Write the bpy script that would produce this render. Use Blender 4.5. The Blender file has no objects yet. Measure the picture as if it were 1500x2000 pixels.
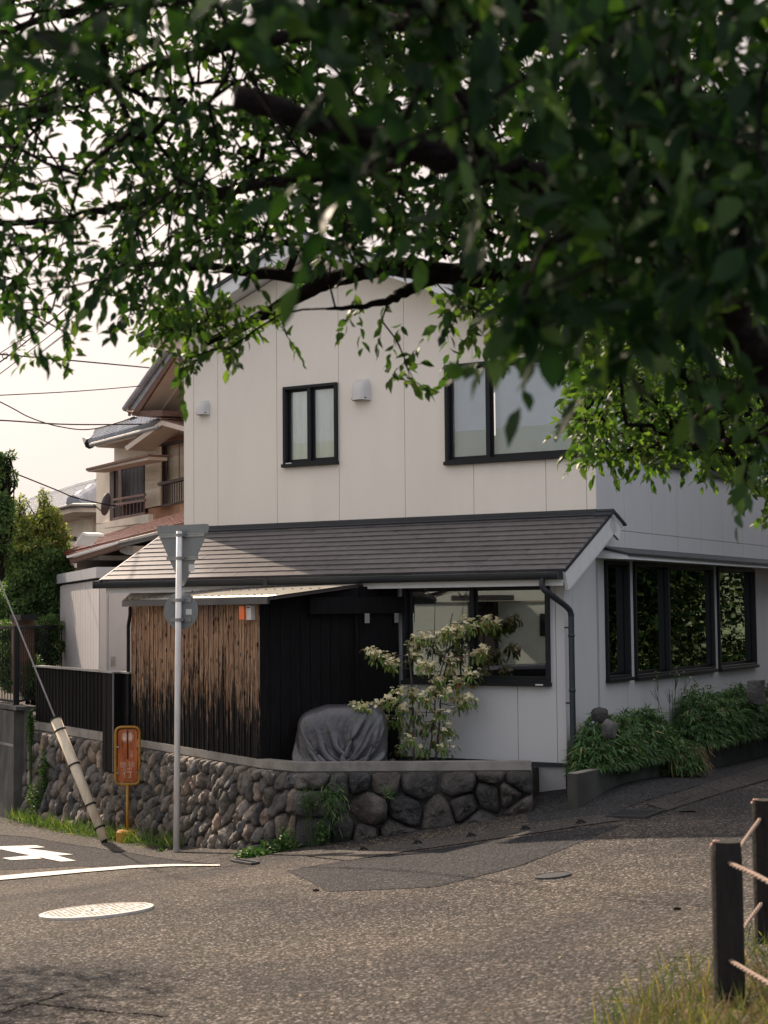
import bpy, math, random
import numpy as np
from mathutils import Vector, Matrix
random.seed(7); rng = np.random.default_rng(7)
R = math.radians
scene = bpy.context.scene
COL = scene.collection

# ------------------------------------------------------------ camera
F = 3056.24; PITCH = .0638151; ROLL = -.00904331; YAW = .529355
cp, sp = math.cos(PITCH), math.sin(PITCH); cr, sr = math.cos(ROLL), math.sin(ROLL)
FW = np.array([0, cp, sp]); UP0 = np.array([0, -sp, cp]); RT0 = np.array([1., 0, 0])
RT = cr * RT0 + sr * UP0; UPV = -sr * RT0 + cr * UP0
CAM = np.array([0, 0, 2.6])
cam_d = bpy.data.cameras.new('camera'); cam = bpy.data.objects.new('camera', cam_d); COL.objects.link(cam)
cam_d.sensor_fit = 'VERTICAL'; cam_d.sensor_height = 36; cam_d.sensor_width = 27
cam_d.lens = F / 2000 * 36; cam_d.clip_start = .1; cam_d.clip_end = 3000
cam_d.dof.use_dof = True; cam_d.dof.focus_distance = 19.0; cam_d.dof.aperture_fstop = 4.0
m3 = Matrix((RT, UPV, -FW)).transposed()
cam.matrix_world = Matrix.Translation(CAM) @ m3.to_4x4()
scene.camera = cam

# ------------------------------------------------------------ light, sky, exposure
U = np.array([math.cos(YAW), -math.sin(YAW), 0]); S = np.array([math.sin(YAW), math.cos(YAW), 0]); Z = np.array([0, 0, 1.])
sun_h = -.905 * U + .425 * S; sun_h /= np.linalg.norm(sun_h)
SUN_EL = R(37)
sun_dir = sun_h * math.cos(SUN_EL) + Z * math.sin(SUN_EL)      # towards the sun
sd = bpy.data.lights.new('sun', 'SUN'); sun = bpy.data.objects.new('sun', sd); COL.objects.link(sun)
sd.energy = 3.7; sd.angle = R(.6); sd.color = (1, .80, .62)
sun.rotation_euler = Vector(sun_dir).to_track_quat('Z', 'Y').to_euler()
world = bpy.data.worlds.new('World'); scene.world = world; world.use_nodes = True
wn = world.node_tree; wn.nodes.clear()
sky = wn.nodes.new('ShaderNodeTexSky'); sky.sky_type = 'NISHITA'; sky.sun_disc = False
sky.sun_elevation = SUN_EL; sky.sun_rotation = math.atan2(sun_dir[0], sun_dir[1])
sky.air_density = 1.0; sky.dust_density = 6.0; sky.ozone_density = .6
hs = wn.nodes.new('ShaderNodeHueSaturation'); hs.inputs['Saturation'].default_value = .8
wmix = wn.nodes.new('ShaderNodeMix'); wmix.data_type = 'RGBA'; wmix.inputs[0].default_value = .9
tcw = wn.nodes.new('ShaderNodeTexCoord'); nz = wn.nodes.new('ShaderNodeTexNoise'); nz.inputs['Scale'].default_value = 2.2; nz.inputs['Detail'].default_value = 4
mpw = wn.nodes.new('ShaderNodeMapping'); mpw.inputs['Scale'].default_value = (1, 1, 3.5)
crw = wn.nodes.new('ShaderNodeValToRGB')                      # thin bright evening haze, warmer round the sun
crw.color_ramp.elements[0].position = .3; crw.color_ramp.elements[0].color = (.94, .94, .95, 1)
crw.color_ramp.elements[1].position = .7; crw.color_ramp.elements[1].color = (1.06, 1.05, 1.04, 1)
dotn = wn.nodes.new('ShaderNodeVectorMath'); dotn.operation = 'DOT_PRODUCT'; dotn.inputs[1].default_value = tuple(sun_dir)
nmn = wn.nodes.new('ShaderNodeVectorMath'); nmn.operation = 'NORMALIZE'
mr = wn.nodes.new('ShaderNodeMapRange'); mr.inputs[1].default_value = -1; mr.inputs[2].default_value = 1
hz = wn.nodes.new('ShaderNodeValToRGB'); he = hz.color_ramp.elements
he[0].position = .0; he[0].color = (4.0, 4.5, 5.5, 1); he[1].position = 1.0; he[1].color = (5.3, 4.5, 4.15, 1)
e2_ = he.new(.55); e2_.color = (4.6, 4.5, 4.75, 1); e3_ = he.new(.86); e3_.color = (4.35, 3.72, 3.48, 1)
mulw = wn.nodes.new('ShaderNodeMix'); mulw.data_type = 'RGBA'; mulw.blend_type = 'MULTIPLY'; mulw.inputs[0].default_value = 1
bgn = wn.nodes.new('ShaderNodeBackground'); bgn.inputs['Strength'].default_value = .1
out = wn.nodes.new('ShaderNodeOutputWorld')
L = wn.links.new
L(sky.outputs[0], hs.inputs['Color']); L(hs.outputs[0], wmix.inputs[6]); L(tcw.outputs['Generated'], mpw.inputs[0]); L(mpw.outputs[0], nz.inputs['Vector'])
L(nz.outputs[0], crw.inputs[0]); L(tcw.outputs['Generated'], nmn.inputs[0]); L(nmn.outputs[0], dotn.inputs[0]); L(dotn.outputs['Value'], mr.inputs[0]); L(mr.outputs[0], hz.inputs[0]); L(hz.outputs[0], mulw.inputs[6]); L(crw.outputs[0], mulw.inputs[7]); L(mulw.outputs[2], wmix.inputs[7]); L(wmix.outputs[2], bgn.inputs['Color']); L(bgn.outputs[0], out.inputs[0])
scene.view_settings.view_transform = 'Standard'; scene.view_settings.look = 'None'
scene.view_settings.gamma = 1; scene.view_settings.use_curve_mapping = False
scene.view_settings.exposure = 1.1
scene.cycles.use_denoising = True
scene.cycles.max_bounces = 6; scene.cycles.transparent_max_bounces = 8; scene.cycles.diffuse_bounces = 3

# ------------------------------------------------------------ coordinate helpers
def ray(px, py):
    d = FW * F + RT * (px - 750) - UPV * (py - 1000); return d / d[1]
def at(px, py, depth): return CAM + ray(px, py) * depth
O = at(1108, 1530, 18.9)                                       # foot of the house corner
def W(u, s, z): return O + U * u + S * s + Z * z              # house frame
def loc(p): q = np.asarray(p) - O; return np.array([q @ U, q @ S, q[2]])
def onplane(px, py, p0, n):
    d = ray(px, py); return CAM + d * (((p0 - CAM) @ n) / (d @ n))
def onfront(px, py, s): return onplane(px, py, O + S * s, S)
def onside(px, py, u): return onplane(px, py, O + U * u, U)
def onz(px, py, z): return onplane(px, py, O + Z * z, Z)

CP = [(344,1665,20),(575,1657,18.4),(1050,1600,18.3),(60,1600,25.9),(190,1628,23.3),(1108,1530,18.9),(1139,1566,17.9),(1500,1470,24.5),
      (150,1785,13),(10,2000,8.6),(750,2000,8),(1425,1960,7),(1500,1800,9.3),(1000,1800,11.2),(1500,1600,15.5)]
GA = np.array([list(at(*c)) for c in CP] + [(0,0,1.1),(-6,0,.5),(6,5,1.5),(-3,45,-.9),(-25,40,-1.3),(15,45,.3),(30,20,1.2),(-30,10,-.9),(-12,12,-.6),(5,18.5,.35)])
gn = len(GA)
def phi(r): return np.where(r > 0, r * r * np.log(np.maximum(r, 1e-9)), 0)
_K = phi(np.hypot(GA[:,None,0]-GA[None,:,0], GA[:,None,1]-GA[None,:,1])) + np.eye(gn) * .8
_P = np.c_[np.ones(gn), GA[:, :2]]
_w = np.linalg.solve(np.block([[_K, _P], [_P.T, np.zeros((3, 3))]]), np.r_[GA[:, 2], 0, 0, 0])
def gz(x, y):
    x = np.asarray(x, float); y = np.asarray(y, float)
    xc = np.clip(x, -30, 30); yc = np.clip(y, -6, 50)
    r = np.hypot(xc[..., None] - GA[:, 0], yc[..., None] - GA[:, 1])
    return phi(r) @ _w[:gn] + _w[gn] + _w[gn+1] * xc + _w[gn+2] * yc
def G(px, py, lift=0):                                         # ground point seen at a pixel
    d = ray(px, py); t = np.linspace(3, 60, 1500)
    p = CAM + d * t[:, None]; h = p[:, 2] - gz(p[:, 0], p[:, 1])
    i = int(np.argmax(h < 0)) if (h < 0).any() else 1499
    a = h[i-1] / (h[i-1] - h[i]) if i > 0 else 0
    q = CAM + d * (t[i-1] + a * (t[i] - t[i-1])); q[2] += lift; return q
def ground_at(p, lift=0): return np.array([p[0], p[1], float(gz(p[0], p[1])) + lift])

# ------------------------------------------------------------ object helpers
def tag(o, label=None, cat=None, group=None, kind=None):
    if label: o['label'] = label
    if cat: o['category'] = cat
    if group: o['group'] = group
    if kind: o['kind'] = kind
    return o
WLOC = {}
def wl(o): return WLOC.get(o.name, np.zeros(3)) if o is not None else np.zeros(3)
def empty(name, p, label=None, cat=None, group=None):
    o = bpy.data.objects.new(name, None); COL.objects.link(o); o.location = p; o.empty_display_size = .2
    WLOC[o.name] = np.array(p, float); return tag(o, label, cat, group)
def link_mesh(name, me, mat, parent=None, origin=None, kind=None):
    o = bpy.data.objects.new(name, me); COL.objects.link(o)
    if mat is not None and not me.materials: me.materials.append(mat)
    origin = np.zeros(3) if origin is None else np.asarray(origin, float)
    if parent is not None: o.parent = parent
    o.location = origin - wl(parent); WLOC[o.name] = origin
    if kind: o['kind'] = kind
    return o
def from_arrays(name, V, Fq, mat, parent=None, smooth=False, kind=None, origin=None, mats=None, mi=None):
    V = np.asarray(V, float)
    if origin is None: origin = (V.min(0) + V.max(0)) / 2
    V = V - origin
    me = bpy.data.meshes.new(name)
    if isinstance(Fq, np.ndarray):
        n, k = Fq.shape
        me.vertices.add(len(V)); me.vertices.foreach_set('co', V.astype(np.float32).ravel())
        me.loops.add(n * k); me.loops.foreach_set('vertex_index', Fq.astype(np.int32).ravel())
        me.polygons.add(n); me.polygons.foreach_set('loop_start', np.arange(0, n * k, k, dtype=np.int32))
        me.update(calc_edges=True)
    else:
        me.from_pydata([tuple(v) for v in V], [], Fq); me.update()
    if smooth: me.polygons.foreach_set('use_smooth', [True] * len(me.polygons))
    if mats:
        for m in mats: me.materials.append(m)
        me.polygons.foreach_set('material_index', mi)
    o = link_mesh(name, me, mat, parent, origin, kind)
    return o
def nrm(v): v = np.asarray(v, float); return v / (np.linalg.norm(v) + 1e-12)
class MB:
    def __init__(s): s.v = []; s.f = []
    def add(s, V, Fs):
        b = len(s.v); s.v += [tuple(map(float, p)) for p in V]; s.f += [tuple(b + i for i in f) for f in Fs]; return s
    def hexa(s, P):                                            # 8 points: bottom 4 ccw, top 4
        return s.add(P, [(3,2,1,0),(4,5,6,7),(0,1,5,4),(1,2,6,5),(2,3,7,6),(3,0,4,7)])
    def box(s, o, A, B, C, a0, a1, b0, b1, c0, c1):
        o = np.asarray(o)
        p = lambda a, b, c: o + A * a + B * b + C * c
        return s.hexa([p(a0,b0,c0),p(a1,b0,c0),p(a1,b1,c0),p(a0,b1,c0),p(a0,b0,c1),p(a1,b0,c1),p(a1,b1,c1),p(a0,b1,c1)])
    def H(s, u0, u1, s0, s1, z0, z1): return s.box(O, U, S, Z, u0, u1, s0, s1, z0, z1)
    def beam(s, a, b, w, h, up=Z):
        a = np.asarray(a, float); b = np.asarray(b, float); d = b - a; L_ = np.linalg.norm(d); d = d / L_
        x = nrm(np.cross(d, up)); y = np.cross(x, d)
        return s.box(a, x, d, y, -w/2, w/2, 0, L_, -h/2, h/2)
    def prism(s, poly, ext):
        poly = [np.asarray(p, float) for p in poly]; n = len(poly); ext = np.asarray(ext, float)
        return s.add(poly + [p + ext for p in poly], [tuple(range(n))[::-1], tuple(range(n, 2*n))] + [(i, (i+1) % n, n+(i+1) % n, n+i) for i in range(n)])
    def tube(s, path, r, n=8, cap=True):
        path = [np.asarray(p, float) for p in path]; k = len(path)
        rr = r if hasattr(r, '__len__') else [r] * k
        V = []; x = None
        for i, p in enumerate(path):
            d = nrm(path[min(i+1, k-1)] - path[max(i-1, 0)])
            if x is None:
                x = nrm(np.cross(d, Z if abs(d[2]) < .9 else RT0))
            x = nrm(x - d * (x @ d)); y = np.cross(d, x)
            for j in range(n):
                a = 2 * math.pi * j / n; V.append(p + (x * math.cos(a) + y * math.sin(a)) * rr[i])
        Fs = [(i*n+j, i*n+(j+1) % n, (i+1)*n+(j+1) % n, (i+1)*n+j) for i in range(k-1) for j in range(n)]
        if cap: Fs += [tuple(range(n))[::-1], tuple(range((k-1)*n, k*n))]
        return s.add(V, Fs)
    def disc(s, c, A, B, r, th, n=24):
        N = np.cross(A, B); poly = [np.asarray(c) + (A * math.cos(2*math.pi*i/n) + B * math.sin(2*math.pi*i/n)) * r for i in range(n)]
        return s.prism(poly, N * th)
    def build(s, name, mat, parent=None, smooth=False, kind=None, origin=None):
        if not s.v: return None
        o = from_arrays(name, s.v, s.f, mat, parent, smooth, kind, origin)
        return o
def bevel(o, w=.01, seg=1):
    m = o.modifiers.new('bevel', 'BEVEL'); m.width = w; m.segments = seg; m.limit_method = 'ANGLE'; m.angle_limit = R(40); return o
def spline(pts, n=6):                                          # Catmull-Rom
    P = [np.asarray(p, float) for p in pts]; P = [2*P[0]-P[1]] + P + [2*P[-1]-P[-2]]; o = []
    for i in range(1, len(P)-2):
        for j in range(n):
            t = j / n; a, b, c, d = P[i-1:i+3]
            o.append(.5*((2*b)+(-a+c)*t+(2*a-5*b+4*c-d)*t*t+(-a+3*b-3*c+d)*t**3))
    return o + [P[-2]]

# ------------------------------------------------------------ materials
def new_mat(name, rough=.6, spec=.35, metal=0):
    m = bpy.data.materials.new(name); m.use_nodes = True; nt = m.node_tree
    b = nt.nodes['Principled BSDF']; b.inputs['Roughness'].default_value = rough; b.inputs['Metallic'].default_value = metal
    b.inputs['Specular IOR Level'].default_value = spec
    return m, nt, b
def ramp(nt, fac, stops):
    r = nt.nodes.new('ShaderNodeValToRGB'); e = r.color_ramp.elements
    while len(e) < len(stops): e.new(.5)
    for x, (p, c) in zip(e, stops): x.position = p; x.color = (*c, 1) if len(c) == 3 else c
    nt.links.new(fac, r.inputs[0]); return r.outputs[0]
def noise(nt, vec, scale, detail=4, rough=.55, sc=None):
    if sc is not None:
        mp = nt.nodes.new('ShaderNodeMapping'); mp.inputs['Scale'].default_value = sc; nt.links.new(vec, mp.inputs[0]); vec = mp.outputs[0]
    n = nt.nodes.new('ShaderNodeTexNoise'); n.inputs['Scale'].default_value = scale; n.inputs['Detail'].default_value = detail
    n.inputs['Roughness'].default_value = rough; nt.links.new(vec, n.inputs['Vector']); return n.outputs[0]
def mixc(nt, fac, a, b, mode='MIX'):
    m = nt.nodes.new('ShaderNodeMix'); m.data_type = 'RGBA'; m.blend_type = mode
    for k, v in ((0, fac), (6, a), (7, b)):
        if isinstance(v, (int, float)): m.inputs[k].default_value = v
        elif isinstance(v, tuple): m.inputs[k].default_value = (*v, 1) if len(v) == 3 else v
        else: nt.links.new(v, m.inputs[k])
    return m.outputs[2]
def math_(nt, op, a, b=None):
    m = nt.nodes.new('ShaderNodeMath'); m.operation = op
    for k, v in ((0, a), (1, b)):
        if v is None: continue
        if isinstance(v, (int, float)): m.inputs[k].default_value = v
        else: nt.links.new(v, m.inputs[k])
    return m.outputs[0]
def bump(nt, b, h, strength=.3, dist=.01):
    n = nt.nodes.new('ShaderNodeBump'); n.inputs['Strength'].default_value = strength; n.inputs['Distance'].default_value = dist
    nt.links.new(h, n.inputs['Height']); nt.links.new(n.outputs[0], b.inputs['Normal'])
def pos(nt): return nt.nodes.new('ShaderNodeNewGeometry').outputs['Position']
def simple(name, c, rough=.6, var=.12, scale=6, bscale=0, bstr=.2, bdist=.005, metal=0, spec=.35, sc=None, rand=0, dirt=None):
    m, nt, b = new_mat(name, rough, spec, metal); p = pos(nt)
    lo = tuple(x * (1 - var) for x in c); hi = tuple(min(1, x * (1 + var)) for x in c)
    col = ramp(nt, noise(nt, p, scale, sc=sc), [(.3, lo), (.7, hi)])
    if rand:
        oi = nt.nodes.new('ShaderNodeObjectInfo')
        col = mixc(nt, 1.0, col, ramp(nt, oi.outputs['Random'], [(0, (1-rand,)*3), (1, (1+rand,)*3)]), 'MULTIPLY')
    if dirt:
        col = mixc(nt, math_(nt, 'MULTIPLY', ramp(nt, noise(nt, p, dirt[1], 6, .65, sc=dirt[3] if len(dirt) > 3 else None), [(.45, (0,0,0)), (.72, (1,1,1))]), dirt[2]), col, dirt[0])
    nt.links.new(col, b.inputs['Base Color'])
    if bscale: bump(nt, b, noise(nt, p, bscale, 3), bstr, bdist)
    return m
def leaf_mat(name, stops, trans=.35, rough=.45, tcol=None, spec=.22):
    m = bpy.data.materials.new(name); m.use_nodes = True; nt = m.node_tree; nt.nodes.clear()
    g = nt.nodes.new('ShaderNodeNewGeometry'); o = nt.nodes.new('ShaderNodeOutputMaterial')
    col = ramp(nt, g.outputs['Random Per Island'], stops)
    b = nt.nodes.new('ShaderNodeBsdfPrincipled'); b.inputs['Roughness'].default_value = rough; b.inputs['Specular IOR Level'].default_value = spec
    nt.links.new(col, b.inputs['Base Color'])
    t = nt.nodes.new('ShaderNodeBsdfTranslucent')
    tc = mixc(nt, 1.0, col, tcol or (1.7, 1.9, .6), 'MULTIPLY'); nt.links.new(tc, t.inputs[0])
    x = nt.nodes.new('ShaderNodeMixShader'); x.inputs[0].default_value = trans
    nt.links.new(b.outputs[0], x.inputs[1]); nt.links.new(t.outputs[0], x.inputs[2]); nt.links.new(x.outputs[0], o.inputs[0])
    return m
def glass_mat(name, refl=.2, tint=(.02, .025, .025), see=.5, wob=.0):
    m = bpy.data.materials.new(name); m.use_nodes = True; nt = m.node_tree; nt.nodes.clear()
    o = nt.nodes.new('ShaderNodeOutputMaterial'); gl = nt.nodes.new('ShaderNodeBsdfGlossy'); gl.inputs['Roughness'].default_value = .012
    tr = nt.nodes.new('ShaderNodeBsdfTransparent'); tr.inputs[0].default_value = (see, see * 1.02, see, 1)
    fr = nt.nodes.new('ShaderNodeFresnel'); fr.inputs[0].default_value = 1.5
    f = math_(nt, 'ADD', fr.outputs[0], refl - .04); f = math_(nt, 'MINIMUM', f, 1.0)
    x = nt.nodes.new('ShaderNodeMixShader'); nt.links.new(f, x.inputs[0]); nt.links.new(tr.outputs[0], x.inputs[1]); nt.links.new(gl.outputs[0], x.inputs[2])
    nt.links.new(x.outputs[0], o.inputs[0])
    if wob:
        n = nt.nodes.new('ShaderNodeBump'); n.inputs['Strength'].default_value = wob; n.inputs['Distance'].default_value = .01
        nt.links.new(noise(nt, pos(nt), 2.5, 1), n.inputs['Height']); nt.links.new(n.outputs[0], gl.inputs['Normal'])
    return m
def attr_uvw(nt):   # object coordinates
    return nt.nodes.new('ShaderNodeTexCoord').outputs['Object']

M = {}
M['siding_shaded'] = simple('siding_shaded', (.58, .585, .60), .75, .03, 1.2, 55, .25, .004, sc=(1, 1, .25), dirt=((.42, .42, .41), 1.2, .16, (1.2, 1.2, .35)))  # lower and side cladding made greyer, their shade put into the colour
M['siding'] = simple('siding', (.80, .75, .665), .75, .03, 1.2, 55, .25, .004, sc=(1, 1, .25), dirt=((.55, .50, .44), 1.2, .16, (1.2, 1.2, .35)))
M['siding_joint'] = simple('siding_joint', (.18, .17, .17), .8)
M['trim_white'] = simple('trim_white', (.68, .69, .69), .6, .05)
M['foundation'] = simple('foundation', (.42, .42, .43), .85, .08, 3, 60, .2, .004, dirt=((.2, .2, .2), 3, .4))
M['slate'] = simple('slate', (.080, .075, .080), .30, .22, 9, 120, .25, .003, rand=.16, dirt=((.16, .15, .15), 5, .3), spec=.6)
M['dark_metal'] = simple('dark_metal', (.028, .033, .039), .42, .08, 5, spec=.4)
M['sash'] = simple('sash', (.009, .011, .014), .45, .05, spec=.25)
M['vent'] = simple('vent', (.62, .61, .60), .4, .03)
M['curtain'] = simple('curtain', (.86, .90, .84), .9, .06, 9, 0, sc=(6, 6, .4))
M['blind'] = simple('blind', (.66, .76, .70), .9, .05, 4)
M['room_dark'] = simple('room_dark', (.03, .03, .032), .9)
M['glass_up'] = glass_mat('glass_up', .12, see=.95)
M['blind_sky_tint'] = simple('blind_sky_tint', (.50, .57, .66), .9, .05, 4)  # sky reflection of the wide upper window put into the blind's colour
M['glass_low'] = glass_mat('glass_low', .20, see=.55)
M['glass_side'] = glass_mat('glass_side', .09, see=.22, wob=.06)
M['concrete'] = simple('concrete', (.28, .265, .245), .9, .14, 3, 70, .35, .006, dirt=((.09, .085, .08), 2.5, .7))
M['concrete_dark'] = simple('concrete_dark', (.11, .11, .105), .9, .2, 3, 60, .35, .006, dirt=((.03, .032, .03), 2, .8, (2, 2, .6)))
M['concrete_blotched'] = simple('concrete_blotched', (.07, .07, .065), .95, .3, 6, 80, .5, .008, dirt=((.015, .018, .012), 3, .9))  # very dark concrete with darker blotches
M['mortar'] = simple('mortar', (.05, .047, .043), .95, .3, 14, 50, .5, .01)
M['soil'] = simple('soil', (.035, .03, .024), .95, .3, 10, 40, .6, .02)
M['iron'] = simple('iron', (.012, .014, .017), .6, .1, spec=.2)
M['storage'] = simple('storage', (.52, .51, .52), .45, .03, 3)
M['storage_cap'] = simple('storage_cap', (.36, .38, .42), .45, .03, 3)
M['galv'] = simple('galv', (.30, .31, .31), .42, .10, 8, metal=.55, dirt=((.2, .19, .18), 6, .4))
M['pole_white'] = simple('pole_white', (.76, .75, .74), .45, .06, 3, dirt=((.35, .33, .3), 5, .35, (3, 3, .5)))
M['sticker'] = simple('sticker', (.6, .6, .58), .6, .03)
M['yellow_paint'] = simple('yellow_paint', (.42, .22, .025), .5, .15, 9, 40, .2, .003, dirt=((.12, .055, .02), 9, .7))
M['rusty_face'] = simple('rusty_face', (.50, .14, .045), .7, .25, 7, 30, .2, .003, sc=(1.5, 1.5, .35), dirt=((.13, .03, .012), 4, .8, (5, 5, .5)))
M['faded_white'] = simple('faded_white', (.66, .45, .34), .7, .2, 12)
M['emblem_pink'] = simple('emblem_pink', (.42, .2, .15), .7, .2, 12)
M['guard'] = simple('guard', (.72, .64, .50), .5, .06, 5, dirt=((.25, .2, .14), 6, .4, (2, 2, .6)))
M['black_rubber'] = simple('black_rubber', (.012, .012, .012), .6)
M['wire'] = simple('wire', (.012, .012, .014), .6)
M['wire_grey'] = simple('wire_grey', (.25, .25, .25), .5)
M['orange_lens'] = simple('orange_lens', (.85, .16, .02), .3, .03)
M['paint_white'] = None
M['bark'] = simple('bark', (.011, .009, .008), .95, .5, 10, 45, .9, .02, sc=(1, 1, 2.5), spec=.1)
M['bark_light'] = simple('bark_light', (.07, .058, .05), .85, .35, 14, 50, .5, .006)
M['tan_wall'] = simple('tan_wall', (.66, .37, .24), .9, .10, 3, 40, .2, .005, dirt=((.30, .17, .12), 2, .5))
M['beige_wall'] = simple('beige_wall', (.74, .67, .56), .9, .06, 3, 40, .2, .005, dirt=((.4, .35, .28), 2, .4))
M['soffit_beige'] = simple('soffit_beige', (.58, .51, .44), .8, .05, 3)
M['brown_wood'] = simple('brown_wood', (.13, .075, .055), .75, .25, 6, sc=(1, 1, 3))
M['red_metal'] = simple('red_metal', (.17, .05, .045), .38, .12, 4, dirt=((.25, .15, .13), 4, .3))
M['tile_grey'] = simple('tile_grey', (.32, .34, .37), .28, .15, 4, rand=.15)
M['tile_blue'] = simple('tile_blue', (.40, .43, .46), .3, .1, 4)
M['shutter'] = simple('shutter', (.60, .52, .40), .6, .06, 4)
M['brown_rail'] = simple('brown_rail', (.16, .085, .075), .5, .1)
M['dark_frame'] = simple('dark_frame', (.05, .035, .035), .6)
M['net_curtain'] = simple('net_curtain', (.20, .20, .21), .9, .2, 20, sc=(3, 3, .2))
M['dish'] = simple('dish', (.13, .13, .14), .5, .05)
M['dark_brown_wall'] = simple('dark_brown_wall', (.05, .035, .03), .8, .15)
M['ladder_grey'] = simple('grey_box', (.42, .41, .40), .6)
M['stone_dark'] = M['stone'] = None
M['rope'] = simple('rope', (.27, .20, .165), .8, .15, 40, 90, .6, .006)
M['post_wood'] = simple('post_wood', (.012, .010, .009), .75, .4, 9, 30, .6, .01, sc=(5, 5, .6))
M['cut_wood'] = simple('cut_wood', (.5, .3, .24), .8, .1)
M['hill'] = simple('hill', (.10, .14, .13), 1, .1, .05)
M['car_blue'] = simple('car_blue', (.03, .05, .10), .25, .05, spec=.8)
M['car_white'] = simple('car_white', (.7, .7, .7), .25, .02, spec=.8)
M['steel_grate'] = simple('steel_grate', (.08, .085, .09), .5, .1, metal=.6)

def asphalt(name, c1, c2, speck, patch):
    m, nt, b = new_mat(name, .85, .16); p = pos(nt)
    v = nt.nodes.new('ShaderNodeTexVoronoi'); v.inputs['Scale'].default_value = 58; nt.links.new(p, v.inputs['Vector'])
    sep = nt.nodes.new('ShaderNodeSeparateColor'); nt.links.new(v.outputs['Color'], sep.inputs[0])
    base = mixc(nt, ramp(nt, noise(nt, p, .45, 5, .6), [(.36, (0,0,0)), (.62, (1,1,1))]), c1, c2)
    agg = ramp(nt, sep.outputs[0], [(0, (.30,)*3), (.5, (.85,)*3), (.8, (1.4,)*3), (.93, (speck*.6,)*3), (1, (speck,)*3)])
    col = mixc(nt, 1.0, base, agg, 'MULTIPLY')
    col = mixc(nt, math_(nt, 'MULTIPLY', ramp(nt, noise(nt, p, 2.6, 5, .7), [(.5, (0,0,0)), (.75, (1,1,1))]), .5), col, patch)
    nt.links.new(col, b.inputs['Base Color'])
    h = math_(nt, 'ADD', math_(nt, 'MULTIPLY', v.outputs['Distance'], -1.2), noise(nt, p, 8, 4, .7))
    bump(nt, b, h, .9, .010)
    return m
M['asphalt'] = asphalt('asphalt', (.034, .033, .033), (.076, .067, .058), 5.0, (.018, .018, .018))
M['asphalt_old_or_shaded'] = asphalt('asphalt_old_or_shaded', (.021, .022, .025), (.032, .033, .036), 4.0, (.016, .016, .018))
M['asphalt_drive'] = asphalt('asphalt_drive', (.04, .042, .045), (.055, .056, .058), 2.2, (.03, .03, .03))
M['concrete_strip'] = asphalt('concrete_strip', (.060, .057, .053), (.088, .082, .076), 2.4, (.04, .038, .036))
def paint():
    m, nt, b = new_mat('road_paint', .6); p = pos(nt)
    col = ramp(nt, noise(nt, p, 40, 4, .7), [(.38, (.14, .13, .12)), (.47, (.66, .63, .60))]); nt.links.new(col, b.inputs['Base Color'])
    bump(nt, b, noise(nt, p, 60, 3), .5, .006); return m
M['paint_white'] = paint()
M['crack'] = simple('crack', (.02, .02, .02), .95)
def burnt(name, weather):
    # charred cedar boards: char worn off to brown wood, more towards the top (a wear pattern)
    m, nt, b = new_mat(name, .8, .15); p = pos(nt); g = attr_uvw(nt)
    oi = nt.nodes.new('ShaderNodeObjectInfo')
    sepp = nt.nodes.new('ShaderNodeSeparateXYZ'); nt.links.new(p, sepp.inputs[0])
    streak = noise(nt, p, 9, 6, .75, sc=(3.2, 3.2, .28)); fine = noise(nt, p, 30, 5, .7, sc=(3, 3, .12))
    zf = math_(nt, 'MULTIPLY', math_(nt, 'SUBTRACT', sepp.outputs[2], O[2] + 1.10), .30)
    t = math_(nt, 'ADD', math_(nt, 'ADD', zf, math_(nt, 'MULTIPLY', streak, 1.25)), math_(nt, 'MULTIPLY', math_(nt, 'SUBTRACT', oi.outputs['Random'], .5), .12))
    # the strip sheltered right under the eave keeps its char
    sh = ramp(nt, math_(nt, 'ADD', sepp.outputs[2], math_(nt, 'MULTIPLY', fine, .12)), [(0, (0,)*3), (1, (0,)*3)])
    mask = ramp(nt, math_(nt, 'ADD', math_(nt, 'MULTIPLY', t, weather), math_(nt, 'MULTIPLY', fine, .18)), [(.66, (0,0,0)), (.80, (1,1,1))])
    knots = nt.nodes.new('ShaderNodeTexVoronoi'); knots.inputs['Scale'].default_value = 4.5
    mp = nt.nodes.new('ShaderNodeMapping'); mp.inputs['Scale'].default_value = (3.2, 3.2, 1.5); nt.links.new(p, mp.inputs[0]); nt.links.new(mp.outputs[0], knots.inputs['Vector'])
    kn = ramp(nt, knots.outputs['Distance'], [(.16, (.03,)*3), (.26, (1,)*3)])
    wood = ramp(nt, fine, [(.34, (.035, .022, .015)), (.45, (.19, .105, .062)), (.58, (.42, .28, .18)), (.70, (.68, .53, .40))])
    char = ramp(nt, fine, [(.35, (.003, .003, .0035)), (.62, (.009, .009, .010)), (.82, (.045, .04, .038))])
    col = mixc(nt, math_(nt, 'MULTIPLY', mask, kn), char, wood)
    nt.links.new(col, b.inputs['Base Color']); bump(nt, b, math_(nt, 'ADD', fine, streak), .5, .006)
    return m
M['burnt_brown'] = burnt('burnt_brown', 1.0)
M['burnt_black'] = burnt('burnt_black', .40)
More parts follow.
